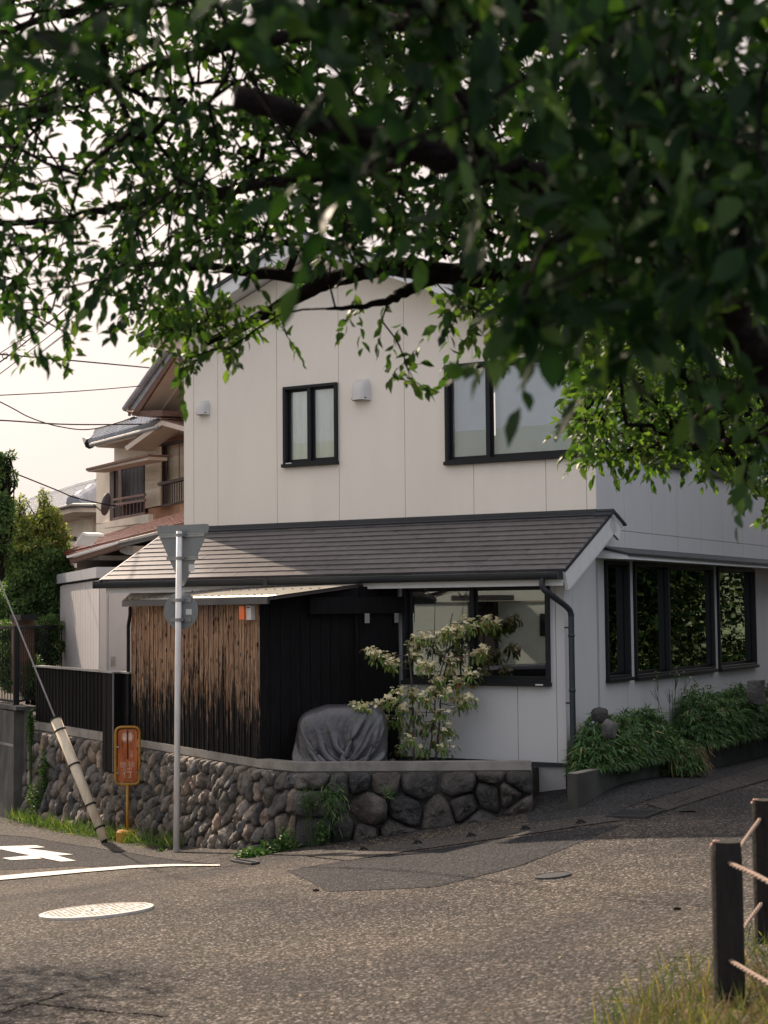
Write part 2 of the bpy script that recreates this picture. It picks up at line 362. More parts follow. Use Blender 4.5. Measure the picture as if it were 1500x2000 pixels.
def stone_mat(name, stops, scale=5):
    m, nt, b = new_mat(name, .72, .35); p = pos(nt); g = attr_uvw(nt); oi = nt.nodes.new('ShaderNodeObjectInfo')
    base = ramp(nt, oi.outputs['Random'], stops)
    n1 = noise(nt, p, scale, 7, .68); n2 = noise(nt, p, 28, 5, .7)
    col = mixc(nt, 1.0, base, ramp(nt, n1, [(.3, (.40,)*3), (.5, (.95,)*3), (.7, (1.8,)*3)]), 'MULTIPLY')
    col = mixc(nt, math_(nt, 'MULTIPLY', ramp(nt, n2, [(.55, (0,)*3), (.75, (1,)*3)]), .4), col, (.30, .27, .24))
    col = mixc(nt, math_(nt, 'MULTIPLY', ramp(nt, noise(nt, p, 2.2, 5, .7), [(.5, (0,)*3), (.66, (1,)*3)]), .55), col, (.03, .028, .026))
    nt.links.new(col, b.inputs['Base Color']); bump(nt, b, math_(nt, 'ADD', n1, math_(nt, 'MULTIPLY', n2, .6)), 1.0, .055)
    return m
M['stone'] = stone_mat('fieldstone', [(0, (.10, .10, .10)), (.25, (.20, .18, .155)), (.45, (.085, .09, .10)), (.62, (.25, .215, .175)), (.8, (.15, .15, .152)), (.93, (.34, .25, .19)), (1, (.30, .29, .28))])
M['boulder'] = stone_mat('dark_boulder', [(0, (.05, .052, .056)), (.5, (.075, .073, .072)), (1, (.115, .10, .09))], 3.5)
def cover():
    m, nt, b = new_mat('cover_sheet', .28, .7); p = pos(nt)
    col = ramp(nt, noise(nt, p, 5, 5, .6), [(.3, (.055, .056, .063)), (.7, (.095, .094, .104))]); nt.links.new(col, b.inputs['Base Color'])
    bump(nt, b, math_(nt, 'ADD', noise(nt, p, 7, 5, .55, sc=(1.4, 1.4, .7)), math_(nt, 'MULTIPLY', noise(nt, p, 22, 3, .5), .25)), .55, .035); return m
M['cover'] = cover()

M['leaf_cherry'] = leaf_mat('leaf_cherry', [(0, (.010, .026, .010)), (.5, (.020, .052, .014)), (.85, (.042, .09, .022)), (1, (.09, .15, .035))], .34, .45)
M['leaf_cherry_sunlit'] = leaf_mat('leaf_cherry_sunlit', [(0, (.030, .066, .020)), (.5, (.055, .11, .03)), (1, (.13, .19, .06))], .42, .45)  # lighter copy of the cherry leaf, sunlight put into its colour
M['leaf_tree'] = leaf_mat('leaf_tree', [(0, (.045, .095, .045)), (.6, (.085, .155, .06)), (1, (.17, .23, .08))], .3, .5)
M['leaf_pale'] = leaf_mat('leaf_pale', [(0, (.08, .14, .07)), (1, (.18, .25, .12))], .4, .5)
M['leaf_park_shaded'] = leaf_mat('leaf_park_shaded', [(0, (.002, .005, .003)), (.75, (.006, .014, .005)), (1, (.025, .04, .012))], .06, .9, spec=0)  # shade on the park trees put into a near-black leaf colour
M['leaf_yellow'] = leaf_mat('leaf_yellow', [(0, (.09, .14, .045)), (.6, (.20, .24, .08)), (1, (.40, .36, .14))], .35, .5)
M['leaf_bamboo'] = leaf_mat('leaf_bamboo', [(0, (.03, .075, .028)), (.5, (.065, .14, .048)), (.9, (.13, .23, .09)), (1, (.34, .31, .15))], .25, .4)
M['leaf_dry'] = leaf_mat('leaf_dry', [(0, (.20, .14, .07)), (1, (.32, .25, .13))], .2, .6, (1, 1, 1))
M['leaf_dogwood'] = leaf_mat('leaf_dogwood', [(0, (.09, .17, .045)), (.6, (.17, .25, .07)), (.92, (.28, .34, .10)), (.95, (.24, .05, .025)), (1, (.30, .09, .04))], .3, .45, (1.4, 1.2, .7))
M['petal'] = leaf_mat('petal', [(0, (.80, .73, .46)), (1, (.90, .84, .60))], .25, .6, (1, 1, .9))
M['grass'] = leaf_mat('grass_blade', [(0, (.04, .075, .02)), (.6, (.09, .13, .03)), (.85, (.2, .2, .06)), (1, (.32, .25, .12))], .4, .5, (1.4, 1.4, .6))
M['grass_green'] = leaf_mat('grass_green', [(0, (.05, .10, .03)), (.75, (.10, .19, .055)), (.9, (.18, .23, .08)), (1, (.32, .28, .14))], .4, .5, (1.4, 1.4, .6))
M['weed'] = leaf_mat('weed_leaf', [(0, (.03, .08, .02)), (.7, (.06, .13, .035)), (1, (.12, .17, .05))], .3, .5)

# ------------------------------------------------------------ leaf generator (numpy)
def unit(a): return a / (np.linalg.norm(a, axis=-1, keepdims=True) + 1e-9)
def leaf_arrays(P, D, N, Ln, Wd, curl=.25, kind=6):
    """P base points, D direction, N upward normal, Ln length, Wd width; returns verts, quads(with degenerate-free)"""
    n = len(P); D = unit(D); B = unit(np.cross(D, N)); N = np.cross(B, D)
    Ln = np.broadcast_to(Ln, (n,))[:, None]; Wd = np.broadcast_to(Wd, (n,))[:, None]
    if kind == 4:
        V = np.stack([P, P + D*Ln*.45 + B*Wd*.5, P + D*Ln - N*Ln*curl*.5, P + D*Ln*.45 - B*Wd*.5], 1).reshape(-1, 3)
        Fq = np.arange(n*4).reshape(n, 4); return V, Fq
    c = curl
    prof = [(0, 0), (.28, .40), (.60, .44), (1.0, 0)]
    vs = [P]
    for t, w in prof[1:3]:
        mid = P + D*Ln*t - N*Ln*c*t*t
        vs += [mid + B*Wd*w + N*Wd*.13, mid, mid - B*Wd*w + N*Wd*.13]
    vs.append(P + D*Ln - N*Ln*c)
    V = np.stack(vs, 1).reshape(-1, 3)      # 8 verts
    T = np.array([(0,2,1,1),(0,3,2,2),(1,2,5,4),(2,3,6,5),(4,5,7,7),(5,6,7,7)])
    b = (np.arange(n)*8)[:, None, None]
    tri = np.array([(0,2,1),(0,3,2),(1,2,5),(1,5,4),(2,3,6),(2,6,5),(4,5,7),(5,6,7)])
    return V, (tri[None] + b).reshape(-1, 3)
def leaves(name, P, D, N, Ln, Wd, mat, parent=None, curl=.25, kind=6, stuff=True):
    V, Fq = leaf_arrays(np.asarray(P), np.asarray(D), np.asarray(N), Ln, Wd, curl, kind)
    return from_arrays(name, V, Fq, mat, parent, kind='stuff' if stuff else None)
def rvec(n, r=rng): return unit(r.normal(size=(n, 3)))

# ============================================================ SETTING
def axis(segs):
    o = []
    for a, b, st in segs: o += list(np.arange(a, b, st))
    return np.array(o + [segs[-1][1]])
xs = axis([(-500,-60,60),(-60,-20,5),(-20,-8,1),(-8,8,.2),(8,20,1),(20,60,5),(60,500,60)])
ys = axis([(-60,-6,6),(-6,3,.8),(3,27,.2),(27,60,1.5),(60,600,60)])
X, Y = np.meshgrid(xs, ys, indexing='xy'); ZZ = gz(X, Y)
Vg = np.stack([X, Y, ZZ], -1).reshape(-1, 3); nx = len(xs); ny = len(ys)
ii = (np.arange(ny-1)[:, None]*nx + np.arange(nx-1)[None]).ravel()
from_arrays('road', Vg, np.stack([ii, ii+1, ii+nx+1, ii+nx], 1), M['asphalt'], smooth=True, kind='structure', origin=np.zeros(3))

def resample(P, n):
    P = np.array(P, float); d = np.r_[0, np.cumsum(np.linalg.norm(np.diff(P, axis=0), axis=1))]
    t = np.linspace(0, d[-1], n); return np.stack([np.interp(t, d, P[:, k]) for k in range(P.shape[1])], 1)
def sheet(name, A, B, lift, mat, na=80, nb=6, kind='structure', world_pts=False, jag=0, parent=None):
    PA = np.array(A) if world_pts else np.array([G(*p) for p in A]); PB = np.array(B) if world_pts else np.array([G(*p) for p in B])
    PA = resample(PA[:, :2], na); PB = resample(PB[:, :2], na)
    if jag:
        PA += rng.normal(size=PA.shape)*jag; PB += rng.normal(size=PB.shape)*jag
    t = np.linspace(0, 1, nb+1)[:, None, None]
    P = PA[None]*(1-t) + PB[None]*t
    V = np.concatenate([P, gz(P[..., 0], P[..., 1])[..., None] + lift], -1).reshape(-1, 3)
    ii = (np.arange(nb)[:, None]*na + np.arange(na-1)[None]).ravel()
    return from_arrays(name, V, np.stack([ii, ii+na, ii+na+1, ii+1], 1), mat, parent, smooth=True, kind=kind)
sheet('old_or_shaded_asphalt', [(560,1701),(700,1676),(900,1652),(1060,1629),(1210,1612)], [(562,1703),(640,1742),(850,1733),(1020,1690),(1211,1613)], .004, M['asphalt_old_or_shaded'], jag=.006)
sheet('old_or_shaded_asphalt', [(0,1614),(120,1634),(260,1660),(420,1688)], [(0,1700),(140,1692),(300,1690),(420,1692)], .004, M['asphalt_old_or_shaded'], jag=.01)  # roadside band darkened, the wall's shade put into the asphalt colour
sheet('driveway', [(1030,1606),(1030,1540),(1115,1527),(1300,1490),(1500,1440)], [(1060,1614),(1135,1603),(1200,1588),(1330,1545),(1500,1500)], .005, M['asphalt_drive'], nb=8)
sheet('gutter_strip', [(600,1671),(660,1661),(800,1643),(930,1625),(1050,1608),(1180,1592)], [(601,1673),(680,1682),(800,1663),(940,1643),(1080,1623),(1215,1603)], .009, M['concrete_strip'], jag=.005)
sheet('gutter_strip', [(-60,1606),(60,1618),(180,1636),(260,1652),(430,1676)], [(-60,1628),(60,1636),(180,1656),(260,1668),(430,1690)], .009, M['concrete_strip'], jag=.008)
# crack lines in the asphalt
def crack(pts, w=.02, lift=.012):
    P = resample(np.array([G(*p) for p in pts])[:, :2], 70); P += rng.normal(size=P.shape)*.012
    d = unit(np.gradient(P, axis=0)); nn = np.stack([-d[:, 1], d[:, 0]], 1)
    ww = w*(.4+.8*rng.random(len(P)))[:, None]
    sheet_pts = (P+nn*ww/2, P-nn*ww/2)
    a, b = sheet_pts; V = np.concatenate([a, b]); V = np.c_[V, gz(V[:, 0], V[:, 1])+lift]; n = len(P)
    Fq = np.stack([np.arange(n-1), np.arange(1, n), n+np.arange(1, n), n+np.arange(n-1)], 1)[:, ::-1].copy()
    from_arrays('asphalt_crack', V, Fq, M['crack'], kind='structure')
crack([(0,1978),(120,1940)], .03); crack([(640,1790),(830,1734),(1020,1690),(1110,1645),(1200,1622)], .010)
crack([(0,1690+270),(60,1958),(130,1968),(330,1985)], .03)
crack([(590,1696),(800,1668),(940,1648),(1080,1628),(1260,1600)], .018, .014)
crack([(1210,1604),(1300,1580),(1400,1545),(1500,1518)], .015, .014)

# road paint
def mark(px_list, closed_pairs): pass
def strip_px(name, top, bot, label=None, cat=None, na=40, nb=3):
    o = sheet(name, top, bot, .013, M['paint_white'], na, nb, kind='structure'); return o
strip_px('white_line', [(-40,1716),(60,1707),(160,1699),(260,1692),(340,1689.5),(430,1690.5)], [(-40,1724),(60,1715),(160,1705.5),(260,1697),(340,1693.5),(430,1693)])
# the painted word for stop, cut off by the frame
strip_px('road_marking', [(-60,1657),(20,1654),(70,1652.5)], [(-60,1661),(20,1660.5),(88,1656.5)])
strip_px('road_marking', [(-40,1654),(33,1658.5),(84,1664),(149,1683)], [(-40,1655),(0,1660),(64,1673),(119,1684.5)])
strip_px('road_marking', [(46,1658),(88,1663),(143,1670.5)], [(33,1658),(64,1667),(115,1672.5)], na=20)
strip_px('road_marking', [(4,1677.5),(64,1672)], [(22,1681.5),(82,1678.5)], na=12)

# garden plateau behind the stone wall, and the soil on it
D1L = np.array([-.883, .469])
def dl(t, off=0):                                              # along the left street line (house frame), off = towards the street
    return np.array([-3.228, -1.734]) + D1L*t + np.array([-.469, -.883])*off
pl = [(-.36,-.52),(-2.62,-1.72),(-3.2,-1.6)] + [tuple(dl(t, -.12)) for t in (4, 8.2, 30)] + [(-20, 30), (-6.6, 10), (-6.6, -.0), (-.36, -.02)]
MB().prism([W(u, s, -1.6) for u, s in pl], Z*1.78).build('garden_ground', M['soil'], kind='structure')

# distant wooded hill
hv = []; 
hx = np.linspace(-150, 10, 60)
top = 14 + 5*np.sin(hx*.05+1) + 2.5*np.sin(hx*.17) + rng.normal(size=60)*.5
V = np.concatenate([np.c_[hx, np.full(60, 330.), np.full(60, -6.)], np.c_[hx, np.full(60, 350.), top*.6], np.c_[hx, np.full(60, 380.), top], np.c_[hx, np.full(60, 460.), np.full(60, -6.)]])
Fq = np.concatenate([np.stack([np.arange(59)+k*60, np.arange(1, 60)+k*60, np.arange(1, 60)+(k+1)*60, np.arange(59)+(k+1)*60], 1) for k in range(3)])
from_arrays('hill', V, Fq, M['hill'], smooth=True, kind='structure')

# ============================================================ THE HOUSE
house = empty('house', W(-3.3, 4, 0), 'pale grey two storey house with dark slate lean-to roof and black framed windows', 'house')
def panels(root, o, A, N, cuts, z0, ztop, openings, mat, th=.03, gap=.007, name='siding_panel', hcuts=()):
    """vertical cladding panels; o origin at ground on the wall face, A along, N outward, ztop(a)"""
    for a0, a1 in zip(cuts[:-1], cuts[1:]):
        zc = [z0] + [h for h in hcuts] + [None]
        for z_lo, z_hi in zip(zc[:-1], zc[1:]):
            mb = MB(); x0, x1 = a0+gap/2, a1-gap/2
            xb = sorted({x0, x1} | {x for op in openings for x in (op[0], op[1]) if x0 < x < x1} | {x for x in KINK if x0 < x < x1})
            zb = [z_lo + (gap/2 if z_lo != z0 else 0)]
            cells = []
            for xa, xb_ in zip(xb[:-1], xb[1:]):
                xm = (xa+xb_)/2
                ops = sorted([(max(op[2], zb[0]), op[3]) for op in openings if op[0] < xm < op[1] and op[3] > zb[0]])
                cur = zb[0]
                hi = lambda x: min(ztop(x), z_hi-gap/2) if z_hi else ztop(x)
                for q0, q1 in ops:
                    if q0 > cur and q0 < hi(xm): cells.append((xa, xb_, cur, q0, False)); cur = q1
                    elif q0 <= cur: cur = max(cur, q1)
                if cur < hi(xm): cells.append((xa, xb_, cur, hi(xm), True))
            grp = list(range(len(cells)))
            for a in range(len(cells)):
                for b in range(a):
                    A_, B_ = cells[a], cells[b]
                    if min(abs(A_[0]-B_[1]), abs(A_[1]-B_[0])) < 1e-6 and min(A_[3], B_[3]) - max(A_[2], B_[2]) > .005:
                        ga, gb = grp[a], grp[b]; grp = [gb if g == ga else g for g in grp]
            for g in sorted(set(grp)):
                mb = MB()
                for c_, gg in zip(cells, grp):
                    if gg != g: continue
                    if c_[4]:
                        P = []
                        for zz in (lambda x: c_[2], hi):
                            for x, n_ in ((c_[0], -th), (c_[1], -th), (c_[1], 0), (c_[0], 0)): P.append(o + A*x + N*n_ + Z*zz(x))
                        mb.hexa(P)
                    else: mb.box(o, A, N, Z, c_[0], c_[1], -th, 0, c_[2], c_[3])
                mb.build(name, mat, root)
KINK = [-4.1]
def gable(u): return 7.20 - .41*abs(u+4.1)
up_wins = [(-4.756, -3.851, 4.157, 5.281), (-2.143, -.232, 4.045, 5.368)]
upc = [-6.555, -6.36] + [-5.947+1.045*k for k in range(6)] + [-.12, 0]
upc = [-6.555, -6.37, -5.93, -4.885, -3.84, -2.785, -1.74, -.695, -.13, 0]
panels(house, O+S*1.05, U, -S, upc, 3.05, gable, up_wins, M['siding'])
lo_win = (-2.229, -.19, 1.18, 2.397)
panels(house, O.copy(), U, -S, [-6.2, -5.85, -4.8, -3.76, -2.72, -1.68, -.64, -.12, 0], .23, lambda u: 2.46, [lo_win], M['siding_shaded'])
# side wall (faces the lane)
sw = [(1.258,2.062,1.173,2.70),(2.25,5.491,1.156,2.706),(5.70,7.562,1.15,2.709),(2.65,4.5,4.1,5.15),(5.1,7.659,4.1,5.40)]
KINK = [1.05, 1.0]
def side_top(s): return 5.50 if s > 1.05 else 2.47 + .50*(s+.0)
panels(house, O.copy(), S, U, [0, .25, 1.0], .23, side_top, [], M['siding_shaded'])
panels(house, O.copy(), S, U, [1.06, 1.995+.0] + [1.995+1.013*k for k in range(1, 9)], .23, side_top, sw, M['siding_shaded'], hcuts=(3.105,))
# back and left walls, core behind joints
mb = MB(); mb.H(-6.55, -6.50, 1.1, 10.1, -.3, 6.0); mb.H(-6.55, 0, 10.05, 10.1, -.3, 5.5); mb.H(-6.55, -6.5, .35, 1.1, -.3, 2.6)
mb.H(-6.5, -.04, 1.12, 10.0, 2.75, 2.9)
mb.H(-6.5, -.04, 1.12, 10.0, .0, .1)
mb.build('rear_wall', M['siding'], house)
mb = MB()   # dark lining behind the cladding so the joints read as shadow gaps
def lining(o, A, N, a0, a1, z0, z1, ops):
    xb = sorted({a0, a1} | {x for op in ops for x in op[:2]})
    for xa, xc in zip(xb[:-1], xb[1:]):
        cur = z0
        for op in sorted([op for op in ops if op[0] <= (xa+xc)/2 <= op[1]], key=lambda q: q[2]):
            mb.box(o, A, N, Z, xa, xc, -.06, -.04, cur, op[2]); cur = op[3]
        if cur < z1: mb.box(o, A, N, Z, xa, xc, -.06, -.04, cur, z1)
lining(O+S*1.05, U, -S, -6.5, -.05, 3.05, 5.75, up_wins); lining(O, U, -S, -6.1, -.05, .2, 2.45, [lo_win]); lining(O, S, U, .06, 1.1, .2, 2.4, []); lining(O, S, U, 1.15, 10, .2, 5.45, sw)
mb.build('wall_lining', M['siding_joint'], house)
mb = MB(); mb.H(-6.1, -.035, .035, .4, -1.0, .20); mb.H(-.3, -.035, .4, 10, -1.0, .20); mb.build('foundation', M['foundation'], house)
mb = MB(); mb.H(-6.1, .012, -.012, .03, .195, .24); mb.H(-.02, .012, .03, 10, .195, .24); mb.build('base_flashing', M['dark_metal'], house)
# upper roof: two slopes with overhang, white barge boards, dark edge
def slope_slab(u0, u1, s0, s1, zt, th, mat, name, root):
    P = [W(u0,s0,zt(u0)-th),W(u1,s0,zt(u1)-th),W(u1,s1,zt(u1)-th),W(u0,s1,zt(u0)-th),W(u0,s0,zt(u0)),W(u1,s0,zt(u1)),W(u1,s1,zt(u1)),W(u0,s1,zt(u0))]
    return MB().hexa(P).build(name, mat, root)
rt_ = lambda u: 7.37 - .41*abs(u+4.1)
for a, b, nm in ((-7.02, -4.1, 'l'), (-4.1, .42, 'r')):
    slope_slab(a, b, .50, 10.6, rt_, .05, M['dark_metal'], 'roof', house)
    slope_slab(a+.03, b-.0 if nm == 'l' else b-.03, .57, 10.5, lambda u: rt_(u)-.053, .09, M['trim_white'], 'roof_soffit', house)
    slope_slab(a+.02, b-.0 if nm == 'l' else b-.02, .535, .565, lambda u: rt_(u)-.053, .20, M['trim_white'], 'barge_board', house)
MB().tube([W(.45,.5,5.46), W(.45,10.5,5.46)], .06, 10).build('gutter', M['dark_metal'], house, smooth=True)
# lean-to roof
SE, ZE, SR, ZR = -.43, 2.55, 1.05, 3.285
dsl = nrm(np.array([0, SR-SE, ZR-ZE])); DS = U*0 + S*dsl[1] + Z*dsl[2]; DN = nrm(np.cross(U, DS)); LS = math.hypot(SR-SE, ZR-ZE)
RO = W(0, SE, ZE)
root_lean = MB(); root_lean.box(RO, U, DS, DN, -6.85, .2, .0, LS, -.07, -.025).build('lean_to_deck', M['trim_white'], house)
nrow = 11; rowh = LS/nrow; tw = .91
tile_me = None
tiles = 0
for r in range(nrow):
    x = -6.86 + (0 if r % 2 else -.455)
    while x < .2:
        a, b = max(x, -6.87), min(x+tw, .21)
        if b-a > .03:
            full = abs((b-a)-tw) < 1e-6
            c = RO + U*(a+b)/2 + DS*(r*rowh)
            if full and tile_me:
                o = bpy.data.objects.new('shingle', tile_me); COL.objects.link(o); o.parent = house; o.location = c - wl(house) + DN*random.uniform(-.0015, .0015)
            else:
                t = MB(); hw = (b-a)/2-.0025; z0_, z1_ = .016, .004
                P = [c-U*hw-DS*.012-DN*.02, c+U*hw-DS*.012-DN*.02, c+U*hw+DS*(rowh+.0)-DN*.02, c-U*hw+DS*(rowh+.0)-DN*.02,
                     c-U*hw-DS*.012+DN*z0_, c+U*hw-DS*.012+DN*z0_, c+U*hw+DS*(rowh+.0)+DN*z1_, c-U*hw+DS*(rowh)+DN*z1_]
                t.hexa(P); o = t.build('shingle', M['slate'], house, origin=c)
                if full: tile_me = o.data
        x += tw
mb = MB(); mb.box(RO, U, DS, DN, -6.9, .01, LS-.10, LS+.02, .0, .03); mb.H(-6.6, .01, 1.02, 1.048, 3.27, 3.345)
mb.box(RO, U, DS, DN, .012, .24, LS-.13, LS+.02, .005, .035)
BD = nrm(S*.45 - Z*.18); BN = nrm(np.cross(U, BD)); BN = BN if BN[2] > 0 else -BN; BO = W(0, 1.08, 3.30)
mb.box(BO, U, BD, BN, .012, .24, -.06, .42, -.005, .02); mb.build('ridge_flashing', M['dark_metal'], house)
mb = MB(); mb.box(BO, U, BD, BN, .012, .21, .0, .36, -.06, -.01); mb.build('return_deck', M['trim_white'], house)
# verge boards at the right end, two steps, with the small return gable
mb = MB(); mb.box(RO, U, DS, DN, .165, .205, -.02, LS+.06, -.26, -.026)
mb.box(RO, U, DS, DN, .14, .163, .1, LS-.05, -.32, -.24); mb.box(BO, U, BD, BN, .165, .205, -.02, .33, -.24, -.02); mb.build('verge_board', M['trim_white'], house)
MB().box(RO, U, DS, DN, .19, .215, -.02, LS, -.03, .012).build('verge_trim', M['dark_metal'], house); MB().box(RO, U, DS, DN, -6.89, -6.865, -.02, LS, -.05, .012).build('verge_trim', M['dark_metal'], house)
mb = MB(); mb.H(-6.8, .16, -.41, -.385, 2.36, 2.50); mb.H(-6.8, .16, -.384, .0, 2.40, 2.425); mb.build('eave_board', M['trim_white'], house)
# half round gutter
gt = MB()
n = 9; us = [-6.92, .17]
pr = [(math.cos(math.pi*(1+k/n)), math.sin(math.pi*(1+k/n))) for k in range(n+1)]
out_ = [W(us[0], -.485+.062*c, 2.515+.075*s_) for c, s_ in pr]; V = []
for rr in (1, .93):
    for u in us: V += [W(u, -.485+.066*rr*c, 2.515+.085*rr*s_) for c, s_ in pr]
k1 = n+1; Fs = []
for i in range(n):
    Fs += [(i, i+1, k1+i+1, k1+i), (2*k1+i, 3*k1+i, 3*k1+i+1, 2*k1+i+1), (i, 2*k1+i, 2*k1+i+1, i+1), (k1+i, k1+i+1, 3*k1+i+1, 3*k1+i)]
gt.add(V, Fs); gt.H(us[0]-.005, us[0]+.01, -.55, -.42, 2.43, 2.53); gt.H(us[1]-.01, us[1]+.005, -.55, -.42, 2.43, 2.53)
gt.H(-4.02, -3.96, -.556, -.55, 2.43, 2.52)
gt.build('gutter', M['dark_metal'], house, smooth=False)
dp = spline([W(-.06,-.49,2.45), W(-.06,-.49,2.34), W(-.0,-.42,2.26), W(.10,-.14,2.10), W(.12,-.08,2.0), W(.12,-.08,1.85), W(.12,-.08,.02)], 5)
mb = MB(); mb.tube(dp, .036, 12)
for z in (1.75, 1.1, .4): mb.tube([W(.12,-.08,z), W(.12,-.08,z+.03)], .042, 12)
mb.build('downpipe', M['dark_metal'], house, smooth=True)
for k, z in enumerate((1.85, .95)): MB().H(.02, .09, -.06, -.04, z, z+.02).build('pipe_bracket', M['dark_metal'], house)

# windows of the house
def window(root, o, A, N, w, h, muls, glass, inner=None, fw=.045, dep=.05, sill=True, inn_back=.14, fm='sash', panes=None, innermats=None, opener=None):
    """o lower left corner on the wall face; muls = relative positions of mullions (metres)"""
    f = MB(); bx = lambda a0,a1,n0,n1,z0,z1,m=f: m.box(o, A, N, Z, a0,a1,n0,n1,z0,z1)
    bx(0,w,-.10,dep,0,fw); bx(0,w,-.10,dep,h-fw,h); bx(0,fw,-.10,dep,fw,h-fw); bx(w-fw,w,-.10,dep,fw,h-fw)
    if sill: bx(-.012, w+.012, .0, dep+.03, -.03, .018)
    fo = f.build('window', M[fm], root); bevel(fo, .004)
    edges = [fw] + [m for m in muls] + [w-fw]
    for m in muls: MB().box(o, A, N, Z, m-.028, m+.028, -.08, dep-.012, fw, h-fw).build('mullion', M[fm], fo)
    for i, (a, b) in enumerate(zip(edges[:-1], edges[1:])):
        a2 = a + (.028 if i else 0); b2 = b - (.028 if i < len(edges)-2 else 0); y = -.03 if i % 2 else -.055
        s_ = MB(); sw_ = .028
        for q in ((a2,b2,fw,fw+sw_*1.4),(a2,b2,h-fw-sw_,h-fw),(a2,a2+sw_,fw+sw_*1.4,h-fw-sw_),(b2-sw_,b2,fw+sw_*1.4,h-fw-sw_)):
            s_.box(o, A, N, Z, q[0], q[1], y-.012, y+.014, q[2], q[3])
        s_.build('sash', M[fm], fo)
        MB().box(o, A, N, Z, a2+sw_, b2-sw_, y-.002, y+.002, fw+sw_*1.4, h-fw-sw_).build('pane', glass, fo)
        mt = (innermats[i] if innermats else inner)
        if mt:
            # gathered cloth or blind hanging behind the pane
            cb = MB(); nn = max(4, int((b2-a2)/.03)); V = []; ang = random.random()*6
            for j in range(nn+1):
                a_ = a2 + (b2-a2)*j/nn; wob = .012*math.sin(j*1.3+ang)+.008*math.sin(j*.47) if mt is M['curtain'] else 0
                V += [o + A*a_ + N*(-inn_back+wob) + Z*fw, o + A*(a_) + N*(-inn_back+wob) + Z*(h-fw)]
            cb.add(V, [(2*j, 2*j+2, 2*j+3, 2*j+1) for j in range(nn)])
            cb.build('curtain' if mt is M['curtain'] else 'blind', mt, fo)
    return fo
WU = O + S*1.05
w1 = window(house, WU+U*-4.756+Z*4.157, U, -S, .905, 1.124, [.44], M['glass_up'], M['curtain'], inn_back=.085)
MB().box(WU, U, -S, Z, -4.70, -4.60, .05, .058, 4.175, 4.19).build('label_plate', M['trim_white'], w1)
w2 = window(house, WU+U*-2.143+Z*4.045, U, -S, 1.911, 1.323, [.64], M['glass_up'], M['blind_sky_tint'], inn_back=.14)
w3 = window(house, O+U*-2.229+Z*1.18, U, -S, 2.039, 1.217, [.99], M['glass_low'], innermats=[M['blind'], None], fw=.05, inn_back=.10)
w3['label'] = 'wide black framed ground floor window with a pale blind behind its left pane'
MB().box(O, U, -S, Z, -.36, -.26, .082, .088, 1.165, 1.18).build('label_plate', M['trim_white'], w3)
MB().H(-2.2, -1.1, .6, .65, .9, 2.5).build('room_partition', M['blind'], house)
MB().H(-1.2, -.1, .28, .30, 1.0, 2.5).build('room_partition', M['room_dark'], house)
for (a, b, z0, z1), mu in zip(sw[:3], ([], [1.32], [])):
    window(house, O+S*a+Z*z0, S, U, b-a, z1-z0, mu, M['glass_side'], fw=.05, dep=.04)
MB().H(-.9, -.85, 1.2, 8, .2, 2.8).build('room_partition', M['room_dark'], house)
for (a, b, z0, z1), mu in zip(sw[3:], ([.9], [1.25])):
    window(house, O+S*a+Z*z0, S, U, b-a, z1-z0, mu, M['glass_side'], M['curtain'], fw=.05, dep=.04)
fl = MB()
for i in range(26):
    d_ = rvec(1)[0]; c_ = W(-.16, 1.62, 1.86); a_ = nrm(np.cross(d_, rvec(1)[0])); b_ = np.cross(d_, a_)
    fl.add([c_+d_*.05-a_*.035, c_+d_*.075-b_*.03, c_+d_*.07+a_*.035, c_+d_*.085+b_*.03], [(0, 1, 2, 3)])
fl.tube([W(-.16, 1.62, 1.86), W(-.16, 1.62, 1.2)], .004, 5)
tag(fl.build('paper_flower', simple('pink_paper', (.75, .08, .25), .7, .1)), 'bright pink flower standing just inside the narrow side window', 'flower')
# awning above the side windows
prof = [(.0, 2.885), (.46, 2.775), (.46, 2.745), (.0, 2.85)]
MB().prism([W(u, .98, z) for u, z in prof], S*8.2).build('awning', M['dark_metal'], house)
prof = [(.0, 2.848), (.43, 2.752), (.44, 2.70), (.30, 2.705), (.0, 2.725)]
MB().prism([W(u, 1.0, z) for u, z in prof], S*8.2).build('awning_soffit', M['trim_white'], house)
# pop-out vent hoods
def hood(u, z, w, h, d):
    o = W(u, 1.05, z); N = -S; V = []; n = 9; m = 6
    for i in range(m+1):
        t = i/m; zz = h*t; dd = d*math.sqrt(max(0, 1-max(0, (t-.45)/.55)**2.4)); ww = w*(1 if t < .6 else math.sqrt(max(0, 1-((t-.6)/.4)**2*.5)))
        for j in range(n+1):
            x = -1+2*j/n; V.append(o + U*(x*ww/2) + N*(dd*(1-abs(x)**5)+.004) + Z*zz)
    Fs = [(i*(n+1)+j, i*(n+1)+j+1, (i+1)*(n+1)+j+1, (i+1)*(n+1)+j) for i in range(m) for j in range(n)]
    mb = MB().add(V, Fs); v = mb.build('vent_hood', M['vent'], house, smooth=True)
    MB().box(o, U, N, Z, -w*.42, w*.42, .01, d*.8, .02, .03).build('grille', M['dark_metal'], v)
hood(-6.17, 4.985, .20, .215, .13); hood(-3.445, 4.99, .27, .30, .16)
